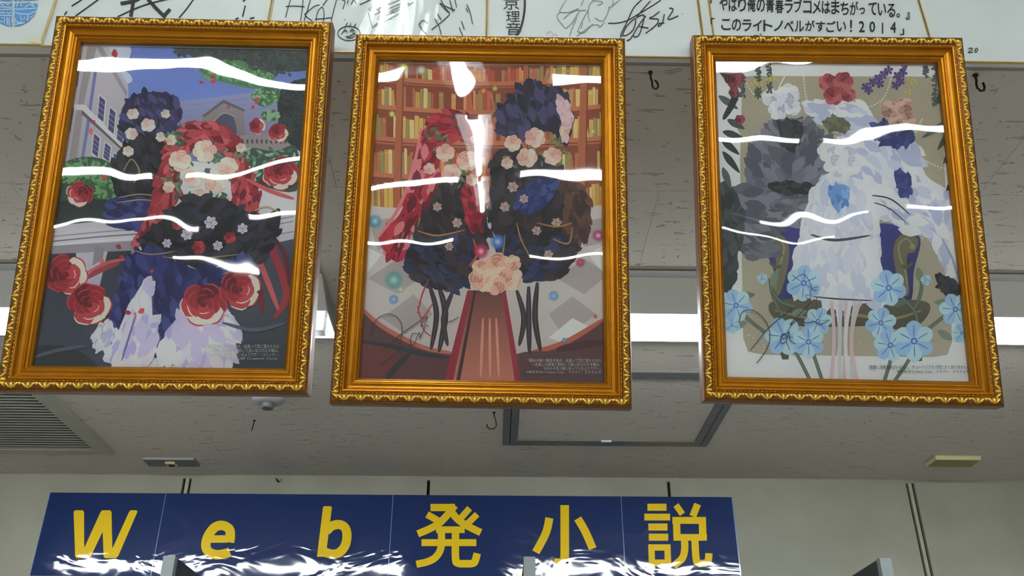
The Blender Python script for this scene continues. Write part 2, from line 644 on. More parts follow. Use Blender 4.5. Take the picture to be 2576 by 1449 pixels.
class Art:
    """flat illustration: stacked shapes drawn in photo pixels, mapped on the sheet by pose"""
    def __init__(self, R, t):
        self.R = Matrix(R)
        self.t = Vector(t)
        self.n = self.R @ Vector((0, -1, 0))
        self.layers = []          # list of (list of polys, colour fn)
        self.rnd = random.Random(5)

    def loc(self, px, py, d=0.0138):
        r = ray(px, py)
        c = self.t + self.R @ Vector((0, d, 0))
        h = r * (c.dot(self.n) / r.dot(self.n))
        q = self.R.transposed() @ (h - self.t)
        return q.x, q.z

    def add(self, polys, c, c2=None, a=1.0):
        self.layers.append((polys, c, c2, a))

    def poly(self, pts, c, c2=None, smooth=True):
        self.add([crom(pts, True, 5) if smooth else pts], c, c2)

    def stroke(self, pts, w, c, taper=True):
        self.add(ribbon(crom(pts, False, 6), w, taper), c)

    def disc(self, x, y, r, c, ry=None, n=20):
        ry = ry or r
        self.add([[(x + r * math.cos(2 * math.pi * i / n), y + ry * math.sin(2 * math.pi * i / n)) for i in range(n)]], c)

    def glow(self, x, y, r, c, core=None):
        self.layers.append(('glow', (x, y, r), c, core))

    def blobs(self, pts, r0, r1, cols, n=1, squash=0.6):
        """a cluster of small leaf shapes scattered about points"""
        for c in cols:
            ps = []
            for (x, y, rx, ry) in pts:
                for _ in range(n):
                    a, u = self.rnd.uniform(0, 6.28), math.sqrt(self.rnd.random())
                    px, py = x + rx * u * math.cos(a), y + ry * u * math.sin(a)
                    r, b = self.rnd.uniform(r0, r1), self.rnd.uniform(0, 3.14)
                    q = []
                    for k in range(6):
                        t = k * math.pi / 3
                        ex, ey = r * math.cos(t), r * squash * math.sin(t)
                        q.append((px + ex * math.cos(b) - ey * math.sin(b), py + ex * math.sin(b) + ey * math.cos(b)))
                    ps.append(q)
            self.add(ps, c)

    def rose(self, x, y, r, dark, mid, light, pale=None, rot=0.0, sq=0.95):
        """layered petals, outer to inner, each with a lit rim, and a curled heart"""
        g = self.rnd

        def petal(cx, cy, pr, a, c, rim):
            p = [(0.95, -0.35), (1.0, 0.25), (0.75, 0.8), (0.1, 1.0), (-0.7, 0.75), (-0.95, 0.0), (-0.7, -0.75), (0.1, -1.0), (0.7, -0.85)]
            q = []
            for u, w in p:
                u, w = u * pr * g.uniform(0.9, 1.08), w * pr * g.uniform(0.9, 1.08)
                q.append((cx + u * math.cos(a) - w * math.sin(a), cy + sq * (u * math.sin(a) + w * math.cos(a))))
            self.poly(q, c)
            self.stroke([q[8], q[0], q[1], q[2]], max(1.2, pr * 0.16), rim)
            self.stroke([q[7], q[6], q[5], q[4]], max(1.0, pr * 0.12), dark)
        for lv, (d, pr, n) in enumerate(((0.56, 0.50, 6), (0.36, 0.40, 5), (0.19, 0.27, 4))):
            for k in range(n):
                a = rot + lv * 0.6 + 2 * math.pi * k / n + g.uniform(-0.15, 0.15)
                c = (mid, light, mid, dark, mid, light)[(k + lv) % 6]
                if pale and lv == 0 and k in (n - 1, 0):
                    c = pale
                petal(x + d * r * math.cos(a), y + d * r * sq * math.sin(a), pr * r, a, c, light if c != light else pale or light)
        self.disc(x, y, r * 0.15, dark)
        self.stroke([(x + r * 0.02 * k * math.cos(rot + k * 0.8), y + r * 0.02 * k * sq * math.sin(rot + k * 0.8)) for k in range(1, 9)], max(1.0, r * 0.05), mid)

    def mass(self, pts, cols, r0, r1, n, ang=None, rounds=3, squash=0.5, base=True):
        """a dense bank of petals or leaves filling an outline"""
        P = crom(pts, True, 5)
        if base:
            self.add([P], cols[0])
        xs, ys = [p[0] for p in P], [p[1] for p in P]

        def inside(x, y):
            c = False
            for i in range(len(P)):
                (xa, ya), (xb, yb) = P[i], P[i - 1]
                if (ya > y) != (yb > y) and x < (xb - xa) * (y - ya) / (yb - ya) + xa:
                    c = not c
            return c
        for rd in range(rounds):
            for c in cols:
                ps = []
                for _ in range(max(1, n // (rounds * len(cols)))):
                    for _t in range(12):
                        x, y = self.rnd.uniform(min(xs), max(xs)), self.rnd.uniform(min(ys), max(ys))
                        if inside(x, y):
                            break
                    r = self.rnd.uniform(r0, r1)
                    b = self.rnd.uniform(0, 6.28) if ang is None else ang(x, y) + self.rnd.uniform(-0.45, 0.45)
                    q = []
                    for u, w in ((-1, 0), (-0.55, 0.75), (0.1, 1.0), (0.7, 0.6), (1.1, 0), (0.7, -0.6), (0.1, -1.0), (-0.55, -0.75)):
                        u, w = u * r, w * r * squash
                        q.append((x + u * math.cos(b) - w * math.sin(b), y + u * math.sin(b) + w * math.cos(b)))
                    ps.append(q)
                self.add(ps, c)

    def bloom(self, x, y, r, c, c2, core, n=6, rot=0.0, fat=0.42):
        for k in range(n):
            a = rot + 2 * math.pi * k / n
            u, v = (math.cos(a), math.sin(a)), (-math.sin(a), math.cos(a))
            pp = [(0.1, 0.05), (0.55, fat * 0.75), (0.85, fat * 0.6), (1.0, 0.0), (0.85, -fat * 0.6), (0.55, -fat * 0.75), (0.1, -0.05)]
            self.poly([(x + r * (p * u[0] + q * v[0]), y + r * (p * u[1] + q * v[1])) for p, q in pp], c2 if k % 2 else c)
            self.stroke([(x + r * 0.2 * u[0], y + r * 0.2 * u[1]), (x + r * 0.8 * u[0], y + r * 0.8 * u[1])], max(1.0, r * 0.05), core)
        self.disc(x, y, r * 0.17, core)
        self.disc(x, y, r * 0.09, c)

    def build(self, parent, rect, base):
        K = 1.36
        v, f, cols = [], [], []

        def colr(c, a=1.0):
            return tuple(min(0.88, x * K) for x in lin(c)[:3]) + (a,)
        d0, st = 0.0146, 2.2e-6
        hx, hz = rect
        x0, x1, z0, z1 = -hx, hx, -hz, hz

        def clip(poly):
            for ax, lim, sg in ((0, x0, 1), (0, x1, -1), (1, z0, 1), (1, z1 - 0.0042, -1)):
                out = []
                for i in range(len(poly)):
                    a, b = poly[i], poly[(i + 1) % len(poly)]
                    ia, ib = (a[ax] - lim) * sg >= 0, (b[ax] - lim) * sg >= 0
                    if ia:
                        out.append(a)
                    if ia != ib:
                        t = (lim - a[ax]) / (b[ax] - a[ax])
                        out.append(tuple(p + (q - p) * t for p, q in zip(a, b)))
                poly = out
                if len(poly) < 3:
                    return []
            return poly
        b = [(x0, z0), (x1, z0), (x1, z1), (x0, z1)]
        v += [(p[0], d0 + 2 * st, p[1]) for p in b]
        f.append((0, 1, 2, 3))
        cols.append([colr(base)] * 4)
        # shapes that do not overlap share a level, so the whole stack stays thinner than the paper
        grid = {}

        def level(bb):
            cells = [(i, k) for i in range(int(bb[0] // 16), int(bb[1] // 16) + 1) for k in range(int(bb[2] // 16), int(bb[3] // 16) + 1)]
            lv = 1 + max(grid.get(c, 0) for c in cells)
            for c in cells:
                grid[c] = lv
            return lv

        def bbox(ps):
            xs, ys = [q[0] for p in ps for q in p], [q[1] for p in ps for q in p]
            return (min(xs), max(xs), min(ys), max(ys))
        for li, L in enumerate(self.layers):
            if isinstance(L[0], str):
                (gx, gy, gr), c, core = L[1], L[2], L[3]
                n = 20
                d = d0 - level((gx - gr, gx + gr, gy - gr, gy + gr)) * st
                bi = len(v)
                cc = colr(core or c, 0.95)
                P = [self.loc(gx, gy)]
                A = [cc]
                for rr, al in ((0.38, 0.85), (1.0, 0.0)):
                    for k in range(n):
                        t = 2 * math.pi * k / n
                        P.append(self.loc(gx + gr * rr * math.cos(t), gy + gr * rr * math.sin(t)))
                        A.append(colr(c, al))
                if any(not (x0 < p[0] < x1 and z0 < p[1] < z1) for p in P):
                    continue
                v += [(p[0], d, p[1]) for p in P]
                for k in range(n):
                    a0, a1 = 1 + k, 1 + (k + 1) % n
                    for fc in ((0, a0, a1), (a0, a0 + n, a1 + n), (a0, a1 + n, a1)):
                        f.append(tuple(bi + q for q in fc))
                        cols.append([A[q] for q in fc])
                continue
            polys, c, c2, al = L
            ys = [q[1] for p in polys for q in p]
            lo, hi = min(ys), max(ys) + 1e-6
            each = len(polys) > 1 and len(polys[0]) > 5
            d = None if each else d0 - level(bbox(polys)) * st
            for p in polys:
                if each:
                    d = d0 - level(bbox([p])) * st
                q3 = []
                for q in p:
                    X, Z = self.loc(*q)
                    if c2:
                        s = (q[1] - lo) / (hi - lo)
                        A, B = colr(c), colr(c2)
                        q3.append((X, Z) + tuple(A[i] + (B[i] - A[i]) * s for i in range(3)))
                    else:
                        q3.append((X, Z) + colr(c)[:3])
                tris = [range(len(q3))] if len(q3) <= 4 else tessellate_polygon([[Vector((q[0], q[1], 0)) for q in q3]])
                for t in tris:
                    w = clip([q3[i] for i in t])
                    if len(w) < 3:
                        continue
                    bi = len(v)
                    v += [(q[0], d, q[1]) for q in w]
                    f.append(tuple(range(bi, bi + len(w))))
                    cols.append([(q[2], q[3], q[4], al) for q in w])
        if max(grid.values()) * st > 0.0020:
            print('WARNING art stack', max(grid.values()))
        me = bpy.data.meshes.new('print')
        me.from_pydata(v, [], f)
        ca = me.color_attributes.new('ink', 'FLOAT_COLOR', 'CORNER')
        flat = []
        for cl in cols:
            for c in cl:
                flat += list(c)
        ca.data.foreach_set('color', flat)
        me.materials.append(M['print'])
        me.update()
        return link('print', me, parent)


def glazing(parent, seed, amp):
    """slightly buckled clear sheet"""
    hx, hz = FW / 2 - MW + 0.002, FH / 2 - MW + 0.002
    nx, nz = 60, 84
    v, f = [], []
    for j in range(nz + 1):
        for i in range(nx + 1):
            x, z = -hx + 2 * hx * i / nx, -hz + 2 * hz * j / nz
            p = Vector((x * 7.0 + seed * 13.1, z * 8.0, seed * 3.7))
            q = Vector((x * 26.0 + seed * 5.0, z * 20.0, seed))
            h = amp * noise.noise(p) + amp * 0.10 * noise.noise(q)
            v.append((x, 0.0104 + h, z))
    for j in range(nz):
        for i in range(nx):
            a = j * (nx + 1) + i
            f.append((a, a + 1, a + nx + 2, a + nx + 1))
    me = bpy.data.meshes.new('glazing')
    me.from_pydata(v, [], f)
    me.polygons.foreach_set('use_smooth', [True] * len(f))
    me.materials.append(M['glazing'])
    me.update()
    return tag(link('glazing', me, parent), 'clear acrylic sheet with wavy lamp reflections')


def picture(idx, label, art, base, seed, amp):
    R, t = POSES[idx]
    root = empty('framed_picture')
    root.matrix_world = Matrix.Translation(Vector(t) + Vector((0, 0, CAMZ))) @ Matrix(R).to_4x4()
    tag(root, label, 'picture', 'gold framed pictures hanging in a row')
    for s in ('top', 'right', 'bottom', 'left'):
        make_rail(s, root)
    a = Art(R, t)
    art(a)
    hx, hz = FW / 2 - MW + 0.004, FH / 2 - MW + 0.003
    pr = a.build(root, (hx, hz), base)
    glazing(root, seed, amp)
    MB().box(-FW / 2 + 0.006, FW / 2 - 0.006, 0.0150, 0.0180, -FH / 2 + 0.006, FH / 2 - 0.006).build('back_board', 'backboard', root)
    # hanging wires from the back of the frame up to the ceiling
    Ri = Matrix(R).transposed()
    for sx in (-0.075, 0.075):
        p0 = Vector((sx, 0.0200, 0.10))
        w = Matrix(R) @ p0 + Vector(t)
        top = Vector((w.x, w.y + 0.004, 0.757))
        p1 = Ri @ (top - Vector(t))
        MB().tube([p0, p0 + Vector((0, 0.004, 0.004)), p1], 0.0006, 6).build('hanging_wire', 'wire', root)
        MB().box(sx - 0.006, sx + 0.006, 0.0178, 0.0205, 0.094, 0.106).build('hanger_plate', 'wire', root)
    return root, pr, a


def onprint(a, d=0.0124):
    def fn(px, py):
        X, Z = a.loc(px, py)
        return (X, d, Z)
    return fn


def caption(a, parent, lines, material):
    """right-aligned lines of small print; (text, x0, x1, y0, y1) in photo pixels"""
    polys = []
    for s, x0, x1, y0, y1 in lines:
        polys += fit_text(s, x0, x1, y0, y1)
    return tag(flat_mesh('caption', polys, onprint(a), material, parent), 'small printed caption')


def art_garden(a):
    rnd = a.rnd
    W = (60, 60, 100)
    # sky and clouds
    a.add([[(150, 60), (840, 60), (840, 330), (100, 330)]], (96, 112, 178), (128, 146, 204))
    a.poly([(205, 100), (300, 100), (328, 120), (322, 150), (300, 165), (325, 185), (330, 205), (290, 210), (230, 150)], (190, 196, 222))
    a.poly([(300, 150), (335, 160), (325, 175), (300, 172)], (112, 122, 182))
    a.blobs([(380, 140, 60, 30), (420, 160, 90, 30)], 0.6, 1.3, [(200, 206, 230)], 12)
    # far building
    a.add([[(420, 258), (720, 222), (745, 340), (720, 420), (420, 400)]], (150, 152, 184), (110, 116, 158))
    for y in (268, 282, 296):
        a.stroke([(430, y), (600, y - 18), (720, y - 34)], 1.6, (128, 134, 172), False)
    a.add([[(508, 288), (562, 252), (614, 276), (616, 340), (600, 342), (508, 330)]], (150, 140, 140), (130, 122, 124))
    a.add([[(508, 290), (562, 250), (618, 276), (612, 280), (562, 258), (514, 294)]], (108, 100, 104))
    a.poly([(540, 300), (562, 286), (586, 292), (592, 340), (536, 330)], (82, 82, 108))
    a.stroke([(538, 304), (562, 284), (590, 292)], 3, (165, 156, 156), False)
    a.disc(458, 318, 18, (150, 142, 148), 14)
    a.disc(458, 320, 12, (86, 88, 116), 10)
    a.add([[(600, 340), (740, 332), (740, 380), (600, 378)]], (150, 140, 140))
    for x in range(610, 740, 12):
        a.disc(x, 355, 3, (88, 82, 88), 6)
    # left building in steep perspective
    a.add([[(190, 100), (262, 100), (322, 216), (318, 440), (150, 470), (120, 470)]], (186, 178, 182), (168, 162, 172))
    a.add([[(222, 102), (246, 102), (212, 250), (190, 420), (168, 430), (198, 240)]], (150, 140, 142))
    a.add([[(240, 145), (248, 145), (222, 330), (205, 430), (198, 430), (218, 300)]], (110, 116, 166))
    a.add([[(236, 108), (252, 108), (320, 230), (318, 244)]], (150, 142, 150))
    a.add([[(186, 262), (212, 262), (322, 372), (320, 384), (206, 276), (184, 276)]], (206, 200, 202))
    a.add([[(206, 276), (320, 384), (320, 390), (204, 286)]], (98, 92, 98))
    for (x, y, h) in ((250, 240, 66), (276, 270, 66), (298, 300, 60), (236, 335, 60), (264, 358, 48), (286, 384, 44)):
        a.add([[(x - 2, y - 4), (x + 17, y + 10), (x + 12, y + h + 6), (x - 8, y + h - 8)]], (206, 198, 200))
        a.add([[(x, y), (x + 14, y + 12), (x + 9, y + h), (x - 5, y + h - 12)]], (72, 74, 112))
        for q in (0.25, 0.5, 0.75):
            a.add([[(x - 5 * q, y + q * (h - 12) - 1), (x + 14 - 5 * q, y + 12 + q * (h - 12) - 1), (x + 14 - 5 * q, y + 12 + q * (h - 12) + 1), (x - 5 * q, y + q * (h - 12) + 1)]], (150, 150, 176))
    for (x, y, h) in ((196, 140, 78), (178, 272, 60), (166, 330, 60)):
        a.add([[(x, y), (x + 8, y - 2), (x - 2, y + h), (x - 12, y + h)]], (84, 84, 118))
    # trees and hedges
    a.poly([(430, 100), (480, 140), (520, 172), (560, 150), (600, 175), (690, 178), (785, 170), (790, 90)], (66, 70, 70))
    a.poly([(500, 160), (540, 148), (600, 150), (650, 168), (690, 205), (640, 222), (560, 205), (512, 186)], (86, 128, 88))
    a.poly([(700, 236), (735, 205), (785, 212), (780, 380), (706, 340), (700, 300)], (46, 52, 54))
    a.poly([(632, 236), (690, 214), (704, 240), (672, 266), (648, 262)], (78, 116, 82))
    a.blobs([(560, 130, 120, 22), (700, 150, 80, 40)], 4, 9, [(58, 62, 62), (76, 84, 80), (66, 74, 72)], 60)
    a.blobs([(560, 178, 60, 26), (640, 196, 50, 18)], 3.5, 7, [(96, 146, 92), (72, 112, 80), (120, 164, 110)], 40)
    a.blobs([(740, 270, 34, 70), (720, 320, 20, 30)], 4, 8, [(40, 48, 50), (56, 66, 64)], 60)
    a.blobs([(668, 242, 34, 22), (680, 290, 22, 12)], 3, 6, [(96, 140, 92), (70, 106, 78), (140, 178, 136)], 30)
    a.poly([(600, 400), (630, 372), (690, 380), (745, 370), (745, 480), (620, 450)], (62, 84, 74))
    for k in range(46):
        x, y = rnd.uniform(608, 740), rnd.uniform(378, 445)
        g = rnd.uniform(0, 6.28)
        c = rnd.choice([(100, 142, 108), (130, 166, 138), (78, 116, 88), (150, 184, 160)])
        a.poly([(x, y), (x + 9 * math.cos(g) - 4 * math.sin(g), y + 9 * math.sin(g) + 4 * math.cos(g)), (x + 19 * math.cos(g), y + 19 * math.sin(g)),
                (x + 9 * math.cos(g) + 4 * math.sin(g), y + 9 * math.sin(g) - 4 * math.cos(g))], c)
    a.poly([(140, 430), (180, 400), (240, 395), (290, 420), (300, 470), (290, 545), (120, 570), (125, 500)], (58, 86, 70))
    a.blobs([(215, 430, 70, 30), (270, 480, 30, 40), (160, 440, 25, 20)], 4, 9, [(72, 110, 78), (92, 140, 86), (60, 90, 72), (110, 160, 104)], 34)
    a.poly([(110, 520), (200, 500), (290, 510), (290, 560), (110, 570)], (42, 54, 54))
    # stone ledges
    a.add([[(90, 572), (360, 545), (350, 620), (80, 640)]], (196, 190, 196), (206, 202, 208))
    for y, c in ((590, (150, 146, 156)), (602, (120, 116, 128)), (612, (226, 222, 226))):
        a.stroke([(100, y + 8), (240, y - 6), (350, y - 14)], 3.5, c, False)
    a.add([[(100, 620), (350, 604), (340, 640), (95, 660)]], (150, 144, 152))
    a.add([[(90, 640), (330, 630), (320, 960), (50, 960)]], (58, 62, 72), (70, 74, 92))
    a.add([[(190, 636), (270, 632), (250, 720), (200, 760)]], (186, 184, 196), (170, 170, 190))
    a.add([[(238, 616), (262, 624), (258, 650), (232, 668)]], (140, 136, 144))
    a.add([[(640, 540), (740, 520), (735, 620), (640, 640)]], (206, 202, 208), (186, 182, 192))
    for y in (560, 572, 598):
        a.stroke([(650, y), (738, y - 16)], 2.5, (130, 126, 138), False)
    a.add([[(560, 640), (740, 600), (720, 960), (540, 960)]], (78, 82, 96), (52, 56, 64))
    # bank of indigo and near-black blossom
    ind = [(50, 46, 80), (62, 58, 100), (40, 38, 58), (78, 74, 120)]
    blk = [(38, 37, 44), (30, 29, 36), (50, 48, 58)]
    nav = [(44, 48, 100), (54, 60, 118), (36, 40, 84), (66, 72, 130)]
    a.mass([(300, 300), (318, 252), (352, 234), (410, 232), (450, 258), (446, 310), (420, 350), (350, 356), (310, 340)], ind, 10, 20, 110, lambda x, y: 1.2)
    a.mass([(292, 400), (330, 352), (420, 346), (440, 420), (424, 500), (296, 500)], blk, 12, 24, 90, lambda x, y: 1.3)
    a.mass([(280, 500), (340, 500), (420, 500), (390, 572), (268, 566)], nav, 10, 20, 60, lambda x, y: 0.1)
    for q in ([(296, 497), (350, 488), (400, 494)], [(292, 510), (350, 502), (396, 506)], [(310, 430), (330, 400), (350, 430), (336, 460)]):
        a.stroke(q, 2.6, (176, 150, 100))
    pk = ((206, 164, 152), (222, 188, 174), (234, 208, 194))
    for (x, y, r) in ((334, 286, 14), (372, 314, 17), (330, 336, 15), (404, 344, 12), (416, 286, 11), (322, 380, 13)):
        a.rose(x, y, r, *pk, rot=x)
    # crimson ribbons and petals sweeping through the picture
    red, rd, rl = (158, 52, 62), (112, 34, 46), (196, 92, 98)
    rr = [red, (142, 44, 56), rl, rd, (176, 70, 78)]
    sw = lambda x, y: 1.2 + (x - 500) * 0.004
    a.mass([(414, 390), (440, 336), (500, 306), (560, 318), (604, 366), (590, 410), (520, 370), (440, 400)], rr, 10, 22, 120, lambda x, y: 0.2 + (x - 500) * 0.008)
    a.mass([(404, 410), (440, 396), (446, 480), (410, 560), (350, 620), (330, 610), (372, 540)], rr, 10, 24, 80, lambda x, y: 2.0)
    a.mass([(580, 400), (612, 400), (650, 490), (640, 560), (590, 520)], rr, 10, 22, 60, sw)
    for pts, w, c in (([(640, 560), (690, 640), (720, 740), (690, 800)], 20, red), ([(630, 600), (670, 700), (700, 780)], 14, rl), ([(600, 640), (650, 720), (660, 790)], 16, rd), ([(660, 560), (716, 640), (726, 720)], 10, rd),
                      ([(300, 660), (250, 680), (215, 700)], 14, (150, 64, 74)), ([(330, 650), (270, 660), (210, 690)], 8, rl), ([(640, 470), (690, 450), (736, 470)], 14, rd), ([(620, 450), (680, 480), (740, 500)], 10, rl),
                      ([(430, 480), (420, 560), (360, 640)], 9, rd), ([(450, 470), (470, 540), (440, 620)], 10, red), ([(570, 500), (600, 560), (590, 620)], 10, red)):
        a.stroke(pts, w, c)
    a.blobs([(470, 450, 60, 50), (560, 400, 50, 50), (520, 500, 60, 20), (440, 350, 20, 20)], 7, 13, [(76, 112, 82), (100, 142, 108), (62, 92, 76)], 7, 0.4)
    for (x, y, r) in ((452, 404, 26), (514, 380, 28), (572, 420, 25), (486, 446, 24), (540, 458, 27), (500, 492, 18), (430, 352, 13), (606, 372, 12), (424, 470, 14)):
        a.rose(x, y, r, *pk, rot=y)
    # bank of deep blue and black petals with gilt tendrils
    a.mass([(352, 606), (400, 560), (470, 500), (560, 500), (650, 545), (704, 525), (694, 600), (650, 660), (600, 650), (512, 680), (440, 650), (380, 650)], blk + [(58, 54, 70)], 12, 26, 150, lambda x, y: 0.5 if x < 512 else 2.6)
    a.mass([(330, 640), (400, 640), (510, 680), (620, 650), (640, 720), (560, 770), (470, 840), (388, 900), (366, 780), (316, 800), (270, 842), (300, 720)], nav, 14, 28, 190, lambda x, y: 1.4)
    for (x, y, r) in ((470, 590, 15), (530, 560, 17), (548, 618, 13), (610, 575, 14), (420, 612, 12)):
        a.bloom(x, y, r, (214, 210, 226), (190, 186, 212), (150, 60, 68), 6, x)
    for (x, y, r) in ((500, 622, 16), (578, 598, 14), (446, 566, 12)):
        a.rose(x, y, r, (106, 28, 42), (150, 42, 54), (182, 66, 74), rot=y)
    for q, w, c in (([(330, 628), (380, 640), (440, 632)], 3, (168, 140, 92)), ([(410, 646), (480, 652), (600, 640)], 3, (168, 140, 92)),
                    ([(386, 700), (376, 790), (392, 890), (440, 830), (466, 788)], 6, (126, 106, 84)), ([(640, 530), (670, 520), (700, 532)], 4, (186, 160, 110)), ([(560, 690), (600, 676), (640, 690)], 3, (168, 140, 92))):
        a.stroke(q, w, c)
    # fans of pale lilac petals along the foot
    lil = [(214, 204, 228), (176, 170, 208), (228, 220, 238), (196, 186, 220)]
    a.mass([(330, 760), (372, 706), (384, 800), (380, 900), (262, 910), (290, 850)], lil, 16, 34, 80, lambda x, y: 1.9)
    a.mass([(450, 812), (520, 780), (572, 790), (590, 850), (580, 905), (410, 910)], lil, 18, 40, 130, lambda x, y: 1.0 + (560 - x) * 0.005)
    a.mass([(236, 836), (280, 806), (282, 860), (244, 884)], [(206, 204, 216), (222, 220, 230), (176, 176, 198)], 8, 16, 36, lambda x, y: 2.0)
    a.stroke([(332, 790), (312, 850), (296, 905)], 14, (206, 200, 218))
    a.stroke([(342, 792), (324, 850), (306, 908)], 5, (110, 100, 140))
    a.poly([(60, 880), (160, 870), (230, 905), (240, 940), (50, 940)], (50, 54, 58))
    a.stroke([(80, 900), (150, 880), (220, 870)], 9, (86, 94, 106))
    a.stroke([(560, 812), (640, 830), (720, 812)], 10, (82, 94, 112))
    # red roses
    D, Md, Lt, P = (106, 28, 42), (150, 42, 54), (182, 66, 74), (226, 214, 196)
    for (x, y, r, rot) in ((166, 690, 50, 0.2), (226, 766, 52, 1.1), (512, 766, 54, 2.0), (604, 728, 50, 0.7), (706, 436, 42, 1.6), (200, 488, 32, 2.6), (648, 316, 20, 0.3), (700, 334, 24, 1.2)):
        a.rose(x, y, r, D, Md, Lt, P, rot)
    for (x, y, r) in ((288, 134, 12), (318, 160, 13), (274, 156, 6), (228, 330, 10), (224, 434, 10), (262, 446, 10), (234, 306, 6), (534, 192, 8), (536, 204, 8), (506, 206, 6), (645, 252, 9), (636, 268, 6),
                      (574, 268, 6), (486, 148, 5), (494, 176, 4), (298, 620, 8), (256, 656, 9), (306, 646, 7), (322, 786, 9), (356, 782, 10), (340, 790, 5), (382, 682, 6), (262, 172, 5)):
        g = rnd.uniform(0, 6.28)
        a.poly([(x + r * math.cos(g), y + r * math.sin(g)), (x + 0.6 * r * math.cos(g + 1.6), y + 0.6 * r * math.sin(g + 1.6)), (x + 0.9 * r * math.cos(g + 3), y + 0.9 * r * math.sin(g + 3)),
                (x + 0.7 * r * math.cos(g + 4.6), y + 0.7 * r * math.sin(g + 4.6))], rnd.choice([(196, 72, 76), (170, 50, 60), (210, 110, 104)]))


def art_library(a):
    rnd = a.rnd
    # tall bookshelves, bowed towards the middle
    a.add([[(900, 100), (1560, 100), (1560, 560), (900, 560)]], (176, 118, 84), (168, 100, 72))

    def bow(x, y):
        return y + 14 - 14 * ((x - 1230) / 300.0) ** 2 * (1.4 - (y - 150) / 500.0)
    rows = [(152, 190), (206, 262), (276, 340), (358, 430), (444, 518)]
    for y0, y1 in rows:
        a.add([[(x, bow(x, y0)), (x + 30, bow(x + 30, y0)), (x + 30, bow(x + 30, y1)), (x, bow(x, y1))] for x in range(915, 1545, 30)], (134, 68, 46))
        x = 930
        groups = {}
        while x < 1520:
            w = rnd.uniform(5, 12)
            if rnd.random() < 0.1:
                x += rnd.uniform(8, 20)
                continue
            edge = abs(x - 1230) / 300
            pal = [(188, 104, 80), (172, 84, 66), (206, 150, 96), (160, 128, 84)] if edge < 0.5 else [(204, 172, 92), (190, 150, 80), (214, 190, 130), (176, 110, 76), (150, 136, 84)]
            c = rnd.choice(pal)
            h = (y1 - y0) * rnd.uniform(0.68, 0.95)
            lean = rnd.uniform(-1, 1) if rnd.random() > 0.1 else rnd.uniform(-8, 8)
            groups.setdefault(c, []).append([(x + lean, bow(x, y1) - h), (x + w + lean, bow(x + w, y1) - h + 1), (x + w, bow(x + w, y1)), (x, bow(x, y1))])
            x += w + 0.8
        for c, ps in groups.items():
            a.add(ps, c)
            a.add([[(p[0][0] + 1, p[0][1] + 6), (p[1][0] - 1, p[1][1] + 6), (p[1][0] - 1, p[1][1] + 10), (p[0][0] + 1, p[0][1] + 10)] for p in ps[::3]], tuple(min(255, int(q * 1.16)) for q in c))
        a.add([[(x, bow(x, y1)), (x + 30, bow(x + 30, y1)), (x + 30, bow(x + 30, y1) + 13), (x, bow(x, y1) + 13)] for x in range(915, 1545, 30)], (186, 112, 78))
        a.add([[(x, bow(x, y1) + 11), (x + 30, bow(x + 30, y1) + 11), (x + 30, bow(x + 30, y1) + 14), (x, bow(x, y1) + 14)] for x in range(915, 1545, 30)], (120, 62, 44))
    for x, w in ((1000, 14), (1318, 12), (1462, 16)):
        a.add([[(x, 140), (x + w, 140), (x + w - 8, 535), (x - 12, 535)]], (170, 98, 66))
        a.add([[(x + w, 140), (x + w + 3, 140), (x + w - 5, 535), (x + w - 8, 535)]], (120, 60, 42))
    a.glow(1020, 210, 70, (226, 186, 96))
    a.glow(1450, 180, 60, (226, 190, 110))
    # pale tiled floor
    a.poly([(880, 540), (1000, 522), (1230, 518), (1440, 524), (1560, 540), (1560, 820), (1440, 880), (1230, 900), (1000, 860), (880, 780)], (196, 188, 184), (188, 178, 174))
    for q in ([(930, 560), (990, 545), (1010, 600), (950, 630)], [(925, 700), (1000, 650), (1070, 690), (1000, 740)], [(1400, 700), (1470, 650), (1530, 690), (1470, 740)], [(1450, 560), (1530, 545), (1530, 610), (1470, 620)],
              [(960, 800), (1040, 740), (1090, 790), (1020, 840)], [(1380, 790), (1440, 745), (1500, 790), (1420, 850)], [(1000, 590), (1040, 570), (1050, 640), (1010, 650)]):
        a.add([q], (166, 156, 154))
    for q in ([(1480, 640), (1530, 610), (1530, 700)], [(920, 620), (960, 640), (920, 690)], [(1380, 850), (1440, 800), (1500, 830), (1440, 870)]):
        a.add([q], (214, 210, 206))
    # dark foreground with a warm rim
    a.poly([(880, 760), (930, 800), (1000, 850), (1120, 885), (1230, 892), (1340, 885), (1450, 850), (1560, 790), (1560, 1000), (880, 1000)], (84, 58, 62), (104, 58, 60))
    a.stroke([(905, 770), (960, 820), (1060, 872), (1150, 890)], 12, (180, 104, 88))
    a.stroke([(1330, 888), (1420, 862), (1520, 802)], 14, (182, 92, 78))
    a.poly([(900, 862), (980, 870), (1000, 890), (980, 940), (900, 950)], (112, 56, 58))
    a.stroke([(905, 858), (980, 870), (1060, 890), (1130, 900)], 12, (48, 52, 58))
    a.stroke([(1030, 890), (990, 930), (970, 960)], 16, (56, 50, 56))
    a.stroke([(1400, 880), (1460, 868), (1530, 860)], 20, (74, 42, 50))
    a.poly([(1300, 890), (1440, 890), (1520, 930), (1520, 960), (1300, 960)], (92, 64, 66))
    # runner down the middle
    a.add([[(1176, 730), (1272, 730), (1312, 965), (1116, 965)]], (106, 62, 62), (186, 118, 100))
    a.add([[(1176, 730), (1188, 730), (1138, 965), (1116, 965)]], (146, 40, 58))
    a.add([[(1262, 730), (1272, 730), (1312, 965), (1296, 965)]], (146, 44, 60))
    a.add([[(1192, 730), (1198, 730), (1156, 965), (1146, 965)]], (70, 40, 44))
    for x in (1215, 1232, 1248):
        a.stroke([(x, 800), (x - (1230 - x) * 0.4, 950)], 7, (206, 146, 124))
